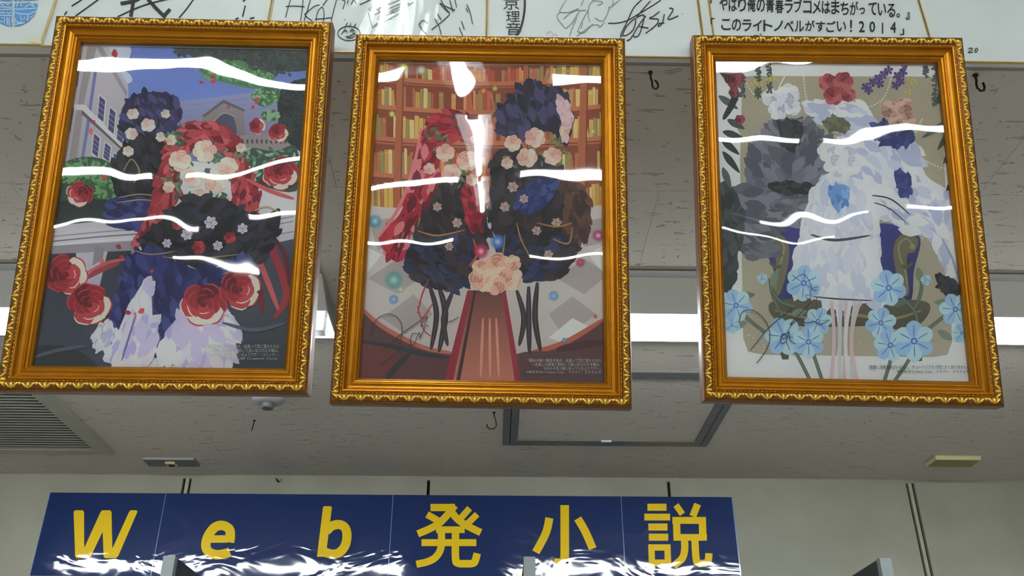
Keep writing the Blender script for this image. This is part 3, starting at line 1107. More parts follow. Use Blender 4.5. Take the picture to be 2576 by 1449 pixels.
    # banks of dark petals, left and right of the runner
    blk = [(48, 40, 46), (38, 33, 40), (62, 52, 58)]
    nav = [(46, 50, 80), (40, 44, 70), (58, 62, 96)]
    brn = [(84, 58, 54), (104, 70, 60), (66, 48, 50)]
    gilt = (166, 122, 70)
    for pts, w in (([(1080, 716), (1098, 790), (1084, 880)], 14), ([(1104, 720), (1120, 790), (1104, 886)], 16), ([(1140, 730), (1116, 800), (1126, 870)], 14), ([(1352, 710), (1346, 800), (1360, 884)], 15), ([(1330, 720), (1330, 800), (1332, 890)], 14), ([(1300, 730), (1318, 800), (1306, 870)], 14)):
        a.stroke(pts, w, (52, 44, 50))
        a.stroke(pts, w * 0.3, (74, 62, 70))
    a.mass([(1030, 540), (1060, 476), (1130, 452), (1200, 470), (1226, 560), (1210, 610), (1060, 612)], blk, 12, 26, 120, lambda x, y: 1.1)
    a.mass([(1056, 600), (1210, 600), (1200, 660), (1160, 726), (1080, 716), (1016, 672)], nav + blk, 12, 26, 110, lambda x, y: 0.6)
    a.mass([(1236, 470), (1238, 404), (1286, 380), (1380, 410), (1420, 440), (1430, 540), (1400, 610), (1250, 600)], blk, 12, 28, 130, lambda x, y: 1.9)
    a.mass([(1390, 430), (1440, 450), (1486, 506), (1470, 600), (1430, 620), (1420, 520)], brn, 10, 24, 60, lambda x, y: 1.3)
    a.mass([(1250, 600), (1440, 600), (1440, 660), (1380, 706), (1290, 690)], nav + blk, 12, 28, 100, lambda x, y: 2.7)
    a.mass([(1350, 446), (1400, 470), (1370, 520), (1320, 540), (1300, 500)], [(42, 54, 104), (54, 66, 120), (66, 80, 136)], 8, 18, 40, lambda x, y: 2.2)
    for (x, y, r) in ((1290, 470, 14), (1318, 500, 12), (1270, 520, 13), (1100, 520, 12), (1150, 560, 13), (1400, 560, 13), (1350, 580, 12), (1130, 620, 11), (1380, 640, 12)):
        a.bloom(x, y, r, (190, 172, 162), (176, 150, 142), (140, 40, 60), 6, x)
    for q, w, c in (([(1050, 580), (1100, 592), (1170, 578)], 4, gilt), ([(1350, 560), (1400, 570), (1440, 560)], 4, gilt),
                    ([(1390, 600), (1430, 612), (1440, 570)], 4, gilt), ([(1300, 560), (1310, 600), (1330, 640)], 4, gilt), ([(1044, 500), (1056, 540), (1050, 570)], 4, gilt), ([(1190, 600), (1200, 640), (1180, 670)], 6, (176, 84, 60)), ([(1270, 590), (1266, 630), (1256, 650)], 4, gilt)):
        a.stroke(q, w, c)
    # crimson petals and pale blooms
    red, rd, rl = (160, 32, 52), (104, 22, 38), (206, 120, 128)
    rr = [red, (140, 28, 46), rd, (180, 50, 66)]
    a.mass([(1062, 340), (1104, 288), (1160, 282), (1204, 318), (1214, 380), (1150, 350), (1090, 380)], rr, 10, 22, 110, lambda x, y: 0.3 + (x - 1130) * 0.012)
    a.mass([(1050, 370), (1100, 370), (1096, 470), (1060, 530), (1030, 600), (1000, 660), (952, 600), (1004, 540), (1030, 470)], rr + [rl], 10, 24, 130, lambda x, y: 1.9)
    a.mass([(1160, 480), (1200, 470), (1216, 540), (1190, 590), (1170, 540)], rr, 8, 18, 50, lambda x, y: 1.2)
    for pts, w, c in (([(1060, 320), (1040, 420), (1004, 520), (950, 600)], 9, rl), ([(1050, 540), (1020, 590), (1000, 650)], 10, rd), ([(1080, 700), (1062, 740), (1050, 790)], 4, (170, 50, 66)), ([(1050, 770), (1062, 800), (1090, 760)], 4, (170, 50, 66)), ([(1058, 800), (1066, 830), (1090, 850)], 3, (170, 50, 66))):
        a.stroke(pts, w, c)
    pk = ((196, 146, 134), (212, 170, 156), (228, 194, 180))
    a.blobs([(1150, 440, 50, 40), (1100, 350, 30, 30)], 7, 12, [(84, 104, 74), (110, 124, 84)], 6, 0.4)
    for (x, y, r) in ((1120, 384, 22), (1176, 404, 25), (1136, 436, 23), (1188, 452, 15), (1080, 424, 14), (1196, 350, 12)):
        a.rose(x, y, r, *pk, rot=x)
    ind = [(44, 40, 64), (56, 52, 84), (36, 34, 52), (72, 66, 104)]
    a.mass([(1250, 330), (1262, 270), (1300, 228), (1360, 212), (1410, 236), (1438, 290), (1420, 350), (1380, 330), (1300, 346)], ind, 12, 26, 120, lambda x, y: 1.2 + (x - 1340) * 0.006)
    a.mass([(1400, 236), (1430, 262), (1440, 310), (1414, 360), (1412, 300)], [(200, 160, 168), (216, 182, 188)], 8, 16, 36, lambda x, y: 1.5)
    a.blobs([(1330, 390, 60, 40), (1400, 380, 30, 30)], 7, 12, [(84, 104, 74), (110, 124, 84)], 6, 0.4)
    for (x, y, r) in ((1290, 360, 20), (1346, 346, 24), (1326, 396, 24), (1390, 392, 22), (1276, 410, 14), (1420, 330, 12)):
        a.rose(x, y, r, *pk, rot=y)
    pq = ((186, 130, 112), (212, 164, 146), (230, 192, 172))
    for (x, y, r) in ((1212, 702, 30), (1250, 668, 32), (1284, 700, 30), (1244, 716, 26), (1290, 662, 20), (1206, 672, 18)):
        a.rose(x, y, r, *pq, rot=x * 0.7)
    # drifting lights
    for (x, y, r, c, core) in ((943, 556, 20, (90, 170, 190), (220, 240, 240)), (991, 704, 26, (110, 180, 176), (226, 240, 226)), (1008, 728, 10, (190, 206, 160), None), (990, 753, 14, (110, 160, 226), (170, 200, 240)), (1252, 608, 22, (90, 140, 226), (220, 232, 240)),
                               (1210, 632, 22, (210, 70, 110), (246, 210, 220)), (1505, 592, 18, (196, 80, 130), (236, 220, 226)), (1393, 744, 15, (110, 160, 226), (170, 200, 240)), (1420, 856, 8, (90, 150, 226), (150, 190, 240)), (1015, 168, 14, (236, 226, 110), None),
                               (1060, 176, 14, (206, 214, 190), None), (1447, 170, 18, (236, 230, 140), (246, 246, 180)), (986, 286, 10, (236, 226, 120), None), (1216, 228, 12, (226, 120, 70), (240, 190, 110)), (1460, 660, 14, (190, 80, 110), None), (1498, 796, 6, (206, 90, 60), (206, 90, 60)), (1491, 330, 9, (236, 206, 140), None), (1245, 222, 9, (230, 190, 110), None)):
        a.glow(x, y, r, c, core)


def art_flowers(a):
    rnd = a.rnd
    a.add([[(1760, 100), (2500, 100), (2580, 1000), (1760, 1000)]], (216, 217, 222), (232, 232, 234))
    # taupe panel with rounded corners
    a.poly([(1868, 192), (1900, 190), (2340, 192), (2362, 194), (2372, 300), (2396, 860), (2384, 892), (2350, 898), (1920, 892), (1882, 884), (1870, 850), (1862, 400)], (160, 152, 132), (168, 158, 140), False)
    a.disc(1880, 316, 26, (160, 152, 132))
    # bead garlands
    for pts in ([(1870, 190), (1900, 240), (1960, 270)], [(2022, 190), (2030, 250), (2060, 300)], [(1974, 192), (1960, 220), (1950, 250)], [(2242, 196), (2220, 250), (2160, 280), (2140, 300)], [(2320, 300), (2290, 360), (2260, 400)], [(2300, 380), (2340, 410), (2400, 430)]):
        cp = crom(pts, False, 9)
        a.add([[(x + 2.2 * math.cos(k), y + 2.2 * math.sin(k)) for k in (0, 1.05, 2.1, 3.14, 4.2, 5.2)] for x, y in cp], (214, 208, 192))
    a.blobs([(2100, 600, 240, 280), (2380, 500, 30, 120), (1920, 860, 60, 40)], 0.8, 2.0, [(208, 202, 188)], 40, 1.0)
    # violet armchair with bronze scrolls
    v1, v2, br, bl = (64, 66, 128), (46, 48, 98), (116, 108, 84), (150, 140, 108)
    a.poly([(1925, 620), (1950, 566), (2010, 556), (2030, 640), (2010, 800), (1962, 780), (1950, 690)], v1, v2)
    a.poly([(2200, 570), (2270, 570), (2316, 600), (2300, 680), (2290, 760), (2230, 770), (2205, 680)], v1, v2)
    for s, ox in ((1, 1946), (-1, 2288)):
        a.poly([(ox - 22 * s, 604), (ox, 588), (ox + 28 * s, 596), (ox + 40 * s, 630), (ox + 34 * s, 680), (ox + 16 * s, 740), (ox, 736), (ox + 6 * s, 680), (ox + 4 * s, 640), (ox - 14 * s, 632)], br)
        a.stroke([(ox - 12 * s, 620), (ox + 6 * s, 600), (ox + 26 * s, 616), (ox + 22 * s, 650), (ox + 8 * s, 690), (ox + 6 * s, 730)], 5, bl)
        a.disc(ox - 8 * s, 620, 7, bl)
        a.stroke([(ox - 10 * s, 660), (ox + 8 * s, 672), (ox + 20 * s, 666)], 9, (96, 88, 66))
    a.poly([(1940, 760), (2060, 750), (2200, 752), (2330, 758), (2330, 800), (2280, 830), (2200, 820), (2060, 822), (1960, 810)], (96, 90, 74), (80, 76, 66))
    a.stroke([(1950, 780), (2040, 800), (2130, 790), (2240, 802), (2320, 780)], 8, (138, 128, 100))
    a.add([[(1962, 884), (1986, 884), (1984, 904), (1968, 904)]], (86, 80, 64))
    a.add([[(2298, 888), (2322, 888), (2320, 908), (2304, 908)]], (86, 80, 64))
    # bank of slate-grey leaves on the left
    gr = [(112, 112, 124), (98, 98, 110), (126, 126, 138), (86, 86, 98)]
    a.mass([(1880, 470), (1900, 372), (1940, 318), (1990, 296), (2060, 318), (2098, 400), (2070, 460), (1960, 470)], gr, 14, 30, 130, lambda x, y: 1.0 if x < 1980 else 2.1)
    a.mass([(1850, 560), (1876, 470), (2060, 476), (2046, 520), (2000, 560), (1940, 590), (1950, 640), (1900, 650), (1862, 630)], gr, 14, 30, 110, lambda x, y: 0.3)
    a.mass([(1812, 470), (1850, 480), (1866, 540), (1856, 640), (1836, 730), (1812, 700)], [(60, 66, 70), (48, 54, 56), (76, 82, 84)], 12, 26, 60, lambda x, y: 1.4)
    a.mass([(1960, 310), (2000, 300), (2022, 320), (2010, 360), (1985, 380), (1966, 350)], [(50, 50, 54), (62, 62, 68)], 8, 18, 30)
    a.mass([(1940, 458), (2050, 466), (2052, 488), (1950, 482)], [(48, 48, 52), (66, 66, 72)], 8, 18, 26, lambda x, y: 0.1)
    # bank of white petals on the right
    wh = [(206, 206, 216), (190, 192, 208), (218, 218, 226), (172, 176, 198)]
    a.mass([(2030, 264), (2080, 250), (2170, 262), (2200, 300), (2190, 340), (2110, 330), (2060, 300)], wh, 12, 26, 60, lambda x, y: 0.4)
    a.mass([(2130, 350), (2200, 340), (2300, 356), (2330, 440), (2404, 490), (2400, 530), (2280, 520), (2180, 500), (2140, 430)], wh, 14, 32, 130, lambda x, y: 0.7)
    a.mass([(2180, 510), (2290, 520), (2404, 530), (2380, 600), (2424, 700), (2420, 726), (2390, 700), (2350, 610), (2260, 570)], wh, 14, 32, 100, lambda x, y: 0.5 if x < 2340 else 1.2)
    a.mass([(2196, 318), (2236, 304), (2290, 320), (2300, 356), (2250, 368), (2204, 350)], [(54, 64, 118), (66, 78, 136), (46, 54, 100)], 8, 18, 36)
    a.mass([(2250, 430), (2284, 440), (2290, 490), (2262, 480)], [(54, 64, 118), (66, 78, 136)], 8, 16, 20)
    a.mass([(2076, 300), (2110, 294), (2140, 312), (2126, 330), (2086, 326)], [(96, 96, 74), (116, 114, 86)], 6, 14, 24)
    for q, w, c in (([(2180, 490), (2240, 500), (2290, 540)], 4, (62, 62, 74)), ([(2160, 500), (2230, 520), (2280, 560)], 3, (62, 62, 74)), ([(2370, 600), (2396, 650), (2410, 700)], 6, (150, 154, 180))):
        a.stroke(q, w, c)
    a.mass([(2352, 690), (2390, 700), (2420, 730), (2416, 760), (2376, 740)], [(44, 44, 50), (60, 60, 66)], 8, 18, 24)
    # white petals heaped in the middle, pale stems below
    wm = [(208, 208, 214), (220, 218, 220), (190, 192, 206), (200, 200, 210)]
    a.mass([(2020, 600), (2046, 480), (2076, 450), (2150, 446), (2186, 470), (2206, 540), (2200, 600)], wm, 14, 30, 110, lambda x, y: 1.5)
    a.mass([(2000, 690), (2030, 600), (2200, 600), (2216, 660), (2236, 742), (2190, 762), (2080, 758), (2020, 740)], wm, 18, 38, 120, lambda x, y: 1.5)
    a.mass([(2090, 470), (2130, 466), (2136, 500), (2110, 530), (2092, 510)], [(110, 150, 196), (130, 168, 208), (90, 128, 176)], 7, 14, 26, lambda x, y: 1.5)
    a.stroke([(2040, 590), (2100, 604), (2190, 592)], 7, (70, 72, 86))
    a.stroke([(2046, 746), (2110, 752), (2196, 756)], 4, (62, 62, 74))
    for k in range(7):
        x = 2092 + 12 * k
        a.stroke([(x, 756), (2124 + (x - 2128) * 0.6 + (4 if k % 2 else -4), 850), (2124 + (x - 2128) * 0.9, 960)], 9, [(200, 178, 180), (212, 206, 208), (188, 190, 196)][k % 3], False)
    for (x, y, r, c) in ((1942, 244, 24, 0), (1984, 236, 26, 0), (1958, 276, 24, 0), (1994, 270, 20, 0), (2082, 206, 22, 1), (2122, 204, 24, 1), (2098, 240, 24, 1), (2134, 238, 18, 1), (2238, 274, 22, 2), (2276, 266, 22, 2), (2256, 306, 20, 2), (2288, 298, 16, 2),
                         (2084, 380, 26, 3), (2128, 374, 28, 3), (2100, 414, 26, 3), (2142, 416, 24, 3), (2116, 440, 18, 3)):
        cc = (((160, 160, 176), (198, 198, 210), (220, 220, 230)), ((112, 44, 54), (150, 66, 74), (176, 96, 98)), ((136, 96, 84), (170, 130, 116), (200, 168, 154)), ((180, 178, 192), (208, 206, 214), (228, 222, 222)))[c]
        a.rose(x, y, r, *cc, rot=x * 0.3)
    # foliage in the corners
    dk = (52, 60, 58)
    for (x, y, L, g) in ((1815, 350, 60, 0.7), (1818, 380, 70, 0.9), (1818, 330, 55, 0.3), (1830, 300, 50, 0.5), (1818, 420, 60, 1.2), (2400, 320, 70, 2.2), (2396, 300, 90, 2.6), (2404, 360, 60, 2.1), (2380, 230, 50, 2.3), (2410, 440, 50, 2.2), (1808, 240, 60, 0.6)):
        u = (math.cos(g), math.sin(g))
        w = (-u[1], u[0])
        a.poly([(x, y), (x + u[0] * L * .4 + w[0] * 9, y + u[1] * L * .4 + w[1] * 9), (x + u[0] * L, y + u[1] * L), (x + u[0] * L * .4 - w[0] * 9, y + u[1] * L * .4 - w[1] * 9)], rnd.choice([dk, (66, 76, 72), (84, 92, 88)]))
    for (x, y0, y1, c) in ((1850, 150, 250, (60, 70, 76)), (1868, 190, 240, (60, 70, 76)), (1936, 150, 230, (62, 70, 66)), (1908, 168, 240, (66, 74, 66)), (2352, 150, 260, (70, 76, 76)), (2330, 152, 190, (62, 70, 76)), (2275, 150, 175, (74, 66, 104))):
        a.stroke([(x, y0), (x + 4, (y0 + y1) / 2), (x - 2, y1)], 2.5, c)
        a.blobs([(x, y0 + (y1 - y0) * k / 9, 6, 4) for k in range(10)], 4, 7, [c, tuple(int(q * 1.25) for q in c)], 2, 0.45)
    a.stroke([(1800, 160), (1850, 230), (1820, 300)], 18, (44, 52, 54))
    for (x, y, r) in ((1848, 196, 24), (1828, 168, 18), (1846, 232, 12), (1862, 300, 12)):
        a.rose(x, y, r, (70, 26, 38), (116, 44, 58), (146, 70, 82))
    for (x, y) in ((2178, 218), (2196, 206), (2210, 196), (2224, 186), (2236, 176), (2186, 226), (2214, 210), (2258, 190), (2266, 204), (2254, 214), (2272, 182)):
        a.bloom(x, y, 12, (92, 72, 136), (76, 60, 116), (56, 44, 92), 5, rnd.uniform(0, 1))
    for (x, y) in ((1896, 208), (1910, 212), (1934, 200), (1944, 196), (2290, 200), (2300, 208), (2284, 232)):
        a.bloom(x, y, 9, (196, 176, 110), (176, 158, 96), (140, 126, 80), 5, rnd.uniform(0, 1))
    # blue flowers on green stems
    st, sd = (104, 120, 100), (74, 90, 78)
    for pts in ([(2040, 960), (2010, 900), (1985, 860)], [(2070, 960), (2050, 900), (2040, 870)], [(1930, 840), (1880, 800), (1855, 770)], [(1960, 780), (1944, 740), (1938, 700)], [(2000, 770), (1966, 760), (1940, 730)], [(2225, 960), (2240, 910), (2246, 880)], [(2250, 960), (2290, 900), (2310, 850)],
                [(2320, 840), (2370, 800), (2400, 780)], [(2300, 780), (2316, 740), (2320, 700)], [(2260, 740), (2300, 780), (2310, 820)], [(1964, 780), (1970, 810), (1968, 840)]):
        a.stroke(pts, 9, sd, False)
        a.stroke(pts, 5, st, False)
    for (x, y, L, g) in ((1900, 740, 50, 3.0), (1940, 720, 44, -1.2), (2350, 760, 54, 0.0), (2318, 710, 40, -1.8), (1990, 790, 40, -0.2), (2280, 760, 44, 3.0), (2360, 830, 44, 0.6), (1880, 810, 40, 2.8)):
        u = (math.cos(g), math.sin(g))
        w = (-u[1], u[0])
        a.poly([(x, y), (x + u[0] * L * .5 + w[0] * 10, y + u[1] * L * .5 + w[1] * 10), (x + u[0] * L, y + u[1] * L), (x + u[0] * L * .5 - w[0] * 10, y + u[1] * L * .5 - w[1] * 10)], rnd.choice([(96, 112, 96), (120, 134, 112)]))
    b1, b2, bc = (150, 182, 226), (176, 202, 236), (84, 110, 176)
    for (x, y, r, rot) in ((1852, 768, 42, 0.2), (2022, 712, 46, 0.6), (1972, 846, 50, 0.1), (2034, 860, 42, 0.5), (2058, 808, 36, 0.9), (2236, 724, 46, 0.3), (2216, 812, 40, 0.8), (2240, 868, 42, 0.2), (2300, 858, 52, 0.5), (2404, 778, 42, 0.1), (1842, 818, 22, 0.4), (1918, 700, 14, 0.4), (2330, 704, 14, 0.2), (2420, 838, 26, 0.1)):
        a.bloom(x, y, r, b1, b2, bc, 6, rot, 0.5)


def px_list(pts, ox, oy, s):
    return [(ox + x / s, oy + y / s) for x, y in pts]


def signature(a, parent, strokes, w, material, name='signature'):
    polys = []
    for s in strokes:
        polys += ribbon(crom(s, False, 8), w)
    return tag(flat_mesh(name, polys, onprint(a, 0.0122), material, parent, 2e-6), 'hand-drawn autograph in dark pen' if name == 'signature' else None)


r1, p1, a1 = picture(0, 'gold framed garden print with red roses, leftmost of three hanging pictures', art_garden, (205, 205, 208), 1.0, 0.0011)
caption(a1, p1, [('『悪役令嬢と悪役令息が、出逢って恋に落ちたなら', 520, 703, 867, 877), ('～名無しの精霊と契約して追い出された令嬢は、', 528, 702, 878, 887),
                 ('今日も令息と競い合っているようです～（コミック）』', 518, 702, 888, 898), ('©榛名丼/SB Creative Corp.', 553, 700, 898, 907)], 'caption_light')
r2, p2, a2 = picture(1, 'gold framed library print with orange bookshelves, middle of three hanging pictures', art_library, (205, 205, 208), 2.0, 0.0010)
caption(a2, p2, [('『悪役令嬢と悪役令息が、出逢って恋に落ちたなら', 1328, 1512, 903, 912), ('～名無しの精霊と契約して追い出された令嬢は、', 1338, 1510, 913, 922),
                 ('今日も令息と競い合っているようです～』', 1367, 1511, 923, 932), ('©榛名丼/SB Creative Corp.　イラスト：さらちよみ', 1324, 1512, 933, 941)], 'caption_light')
o, s = (800, 450), 2.862
signature(a2, p2, [px_list(q, *o, s) for q in (
    [(380, 1130), (395, 1060), (440, 1000), (510, 975), (570, 1000), (605, 1060), (600, 1150), (560, 1250), (440, 1345)], [(465, 1240), (600, 1120), (790, 990)],
    [(715, 1115), (680, 1120), (665, 1180), (690, 1195), (730, 1110), (735, 1155)], [(735, 1150), (770, 1070), (740, 1060), (790, 1000), (770, 1050), (800, 1060)], [(915, 1020), (950, 1030), (1015, 1000)])], 1.8, 'ink')
r3, p3, a3 = picture(2, 'gold framed pale print with blue flowers, rightmost of three hanging pictures', art_flowers, (232, 232, 234), 3.0, 0.0012)
caption(a3, p3, [('『最推し攻略対象がいるのに、チュートリアルで死にたくありません!』', 2184, 2436, 919, 929), ('榛名丼/SB Creative Corp.　イラスト：さらちよみ', 2255, 2436, 931, 940)], 'caption_dark')
o = (1676, 450)
signature(a3, p3, [px_list(q, *o, s) for q in (
    [(520, 1040), (540, 970), (590, 945), (660, 970), (720, 1040), (745, 1130), (720, 1230), (648, 1330)], [(605, 1235), (750, 1060), (900, 940)],
    [(870, 1110), (825, 1140), (825, 1185), (860, 1170), (880, 1100), (890, 1165), (925, 1190)], [(1040, 890), (890, 1050), (960, 1010), (1000, 1040), (1060, 1030), (1100, 1050), (1170, 1020)])], 2.0, 'ink')
signature(a3, p3, [px_list(q, *o, s) for q in ([(900, 740), (985, 690), (1040, 770), (1030, 830)], [(1050, 790), (1090, 780)], [(1050, 805), (1085, 805)], [(1000, 840), (1040, 840), (1020, 880), (1000, 840)], [(1080, 850), (1080, 920)])], 1.6, 'blue_pen', 'pen_doodle')


# ------------------------------------------------------------------ autograph boards along the bulkhead
BT = 0.0028
YS = YB - 0.0012 - BT


def board(name, label, px0, px1, zoff, depth=0.0, tape=None):
    y = YS - depth
    x0, x1 = at_y(px0, 0, y).x, at_y(px1, 0, y).x
    z0 = CEIL - 0.0142 + zoff
    z1 = z0 + 0.274
    root = empty(name, (0, 0, 0))
    tag(root, label, 'autograph board', 'autograph boards above the pictures')
    MB().box(x0 + 0.0012, x1 - 0.0012, y, y + BT, z0 + 0.0012, z1 - 0.0012).build('card', 'board', root)
    e = MB()
    for (p, q, r, t) in ((x0, x1, z0, z0 + 0.0012), (x0, x1, z1 - 0.0012, z1), (x0, x0 + 0.0012, z0 + 0.0012, z1 - 0.0012), (x1 - 0.0012, x1, z0 + 0.0012, z1 - 0.0012)):
        e.box(p, q, y - 0.0003, y + BT + 0.0002, r, t)
    e.build('gilt_edge', 'gilt', root)
    # clear sleeve
    n = 20
    v, f = [], []
    for j in range(n + 1):
        for i in range(n + 1):
            x, z = x0 + (x1 - x0) * i / n, z0 + (z1 - z0) * j / n
            v.append((x, y - 0.0016 + 0.0005 * noise.noise(Vector((x * 14, z * 9, px0 * 0.1))), z))
    for j in range(n):
        for i in range(n):
            k = j * (n + 1) + i
            f.append((k, k + 1, k + n + 2, k + n + 1))
    me = bpy.data.meshes.new('sleeve')
    me.from_pydata(v, [], f)
    me.polygons.foreach_set('use_smooth', [True] * len(f))
    me.materials.append(M['sleeve'])
    tag(link('sleeve', me, root), 'clear plastic sleeve')

    def put(px, py):
        q = at_y(px, py, y - 0.0006)
        return (q.x, q.y, q.z)

    def write(part, strokes, w, material, smooth=True):
        sets = [ribbon(crom(st, False, 6) if smooth and len(st) > 2 else st, w) for st in strokes]
        if len(sets) <= 12:
            for k, ps in enumerate(sets):
                flat_mesh(part, ps, lambda px, py, k=k: (lambda q: (q[0], q[1] - k * 1.5e-5, q[2]))(put(px, py)), material, root, 1e-6)
            return None
        return tag(flat_mesh(part, [p for ps in sets for p in ps], put, material, root, 2e-6), kind='stuff')
    return root, put, write


b1, put1, w1 = board('autograph_board', 'white autograph board with a round blue seal stamp, leftmost of the row', -405, 139, 0.0006, 0.0045)
C0, R0 = (33, 5), 62
for a0, a1_ in ((0.06, 1.5), (1.62, 3.08), (3.2, 4.65), (4.78, 6.2)):
    q = [(C0[0] + 3 * math.cos((a0 + a1_) / 2), C0[1] + 3 * math.sin((a0 + a1_) / 2))]
    q += [(C0[0] + R0 * math.cos(a0 + (a1_ - a0) * k / 10) * (1 + 0.02 * math.sin(k * 2.3)), C0[1] + R0 * math.sin(a0 + (a1_ - a0) * k / 10)) for k in range(11)]
    flat_mesh('seal_stamp', [q], put1, 'stamp', b1)
putw = lambda px, py: (lambda q: (q[0], q[1] - 0.0002, q[2]))(put1(px, py))
sets = []
for q in ([(0, 100), (200, 110), (215, 20)], [(240, 100), (262, 0)], [(300, 90), (312, 30), (330, 0)], [(360, 110), (430, 60), (500, 100)], [(0, 140), (120, 135), (330, 132), (545, 118)], [(0, 185), (60, 180), (62, 205)], [(95, 180), (130, 200), (160, 170)],
          [(200, 175), (300, 205), (420, 205), (520, 160)], [(0, 226), (180, 226), (190, 200)], [(20, 262), (70, 262), (60, 330)], [(100, 250), (110, 360)], [(0, 300), (40, 320)], [(130, 260), (140, 380)], [(180, 240), (172, 322), (225, 318)], [(225, 260), (226, 300), (270, 330), (330, 322)],
          [(298, 232), (302, 280), (350, 280), (352, 240)], [(405, 215), (395, 300)], [(430, 260), (500, 220)], [(180, 360), (260, 345), (360, 330)], [(380, 30), (450, 30), (480, 70)], [(40, 20), (110, 70), (170, 20)], [(0, 50), (60, 80)]):
    sets += ribbon(px_list(q, 0, 0, 5.724), 2.6)
tag(flat_mesh('seal_lines', sets, putw, 'board', b1, 2e-6), kind='stuff')
flat_mesh('seal_lettering', fit_text('Chitose', 2, 31, 20, 25), putw, 'pencil', b1)
flat_mesh('tape', [[(72, 91), (103, 91), (103, 110), (72, 104)]], put1, 'tape', b1)

b2, put2, w2 = board('autograph_board', 'white autograph board with thick black brush strokes above the rose garden picture', 141, 683, 0.0030)
w2('brush_writing', [[(303, 9), (335, 3), (350, -4)], [(333, 2), (334, 12), (329, 42)], [(372, -2), (392, 20), (416, 44)], [(428, 23), (412, 40)]], 9.0, 'ink_brush')
w2('pen_writing', [[(180, 15), (206, -1)], [(190, 40), (248, -2)], [(162, 38), (168, 28)], [(296, 42), (330, 26), (372, 10), (424, -3)], [(450, 45), (468, 24), (487, -2)], [(617, 14), (614, 26), (610, 42)], [(611, 3), (618, -2)], [(592, 48), (600, 45)], [(628, 47), (640, 44)]], 3.2, 'ink')

b3, put3, w3 = board('autograph_board', 'white autograph board with angular lettering, a sketched book and a smiling face', 688, 1224, 0.0)
w3('pen_writing', [[(731, -2), (724, 22), (718, 44)], [(763, -2), (760, 24), (756, 52)], [(719, 16), (742, 15), (766, 17)], [(781, -2), (773, 26), (765, 52)], [(804, 12), (790, 16), (774, 30), (767, 38), (786, 53)],
                   [(795, 52), (799, 30), (810, 18), (815, 31), (814, 54)], [(792, 48), (812, 47), (834, 44)], [(847, -2), (840, 24), (833, 54)], [(824, -2), (812, 14)], [(860, 0), (868, 4), (862, 23)], [(876, -2), (874, 10)], [(883, 12), (890, 0), (896, 10)], [(905, 12), (920, 5), (934, -2)],
                   [(866, 49), (868, 51)], [(874, 57), (867, 71)], [(883, 59), (879, 70)], [(895, 60), (890, 71)], [(866, 80), (870, 76), (874, 82)], [(880, 81), (884, 76), (888, 82)], [(859, 86), (868, 74)], [(883, 71), (893, 79)], [(870, 92), (880, 91), (892, 83), (890, 92), (878, 96), (870, 92)]], 2.0, 'ink')
w3('pen_writing', [[(878 + 28 * math.cos(k * 0.42), 84 + 18 * math.sin(k * 0.42)) for k in range(16)], [(927, 32), (931, 50), (937, 70)], [(937, 70), (960, 58), (1025, 24)], [(926, 24), (945, 12), (965, 0)], [(938, 28), (970, 14), (1010, -2)], [(942, 37), (980, 20), (1024, 3)], [(952, 42), (990, 24), (1030, 8)],
                   [(970, 38), (1000, 26), (1040, 6)], [(945, 16), (960, 36), (968, 44)], [(951, 46), (958, 52), (966, 46)], [(968, 20), (976, 30), (990, 28), (972, 40)], [(950, 58), (940, 66)], [(1106, 8), (1120, 24), (1132, 34)], [(1106, 8), (1125, 18), (1145, 26)], [(1108, -2), (1120, 20), (1130, 32)], [(1132, 36), (1115, 52), (1086, 75)],
                   [(1054, 62), (1064, 52), (1076, 60)], [(1054, 62), (1064, 78), (1073, 86)], [(1094, 48), (1104, 66), (1110, 88)], [(1100, 35), (1110, 50)], [(1131, 0), (1140, 32)], [(1144, -2), (1149, 20)], [(1174, 12), (1182, 30), (1189, 62)], [(1172, 20), (1178, 32)], [(1161, 54), (1168, 74)], [(1155, 70), (1164, 90)]], 2.2, 'ink')
w3('book_band', [[(927, 26), (950, 9), (970, -3)]], 8, 'ink')

b4, put4, w4 = board('autograph_board', 'white autograph board with a grey pencil bow and looping signature', 1228, 1754, -0.0004)
polys = []
for ch, x0, x1, y0, y1 in (('京', 1266, 1306, -6, 24), ('理', 1273, 1308, 28, 54), ('音', 1273, 1310, 56, 88)):
    polys += fit_text(ch, x0, x1, y0, y1)
flat_mesh('brush_writing', polys, put4, 'ink_brush', b4)
w4('brush_writing', [[(1320, -4), (1320, 20), (1316, 48), (1310, 70), (1304, 84), (1297, 86)]], 5.5, 'ink_brush')
Q = lambda L: [px_list(q, 1200, 0, 4.519) for q in L]
w4('pencil_sketch', Q([[(1020, -10), (950, 100), (945, 135), (1040, 140), (1150, 95)], [(985, 215), (1060, 150), (1160, 110)], [(945, 140), (910, 180), (935, 240), (1005, 325)], [(1005, 325), (1080, 260), (1165, 120)], [(1180, 65), (1210, 0)], [(1165, 120), (1240, 115)],
                       [(1330, -10), (1275, 60), (1265, 110), (1200, 230), (1140, 355)], [(1140, 355), (1200, 375), (1245, 350), (1300, 290), (1380, 285), (1390, 310), (1450, 255)], [(1050, 415), (1090, 300), (1135, 200)], [(1265, 110), (1265, 180), (1285, 250)],
                       [(1500, 80), (1480, 160), (1425, 240), (1340, 205)], [(1320, 5), (1420, 20), (1420, 40), (1370, 65)], [(1545, 0), (1545, 60), (1530, 75)], [(1490, 95), (1550, 60), (1620, 0)], [(1130, 415), (1230, 340), (1320, 275)], [(1185, 325), (1200, 260)]]), 1.5, 'pencil')
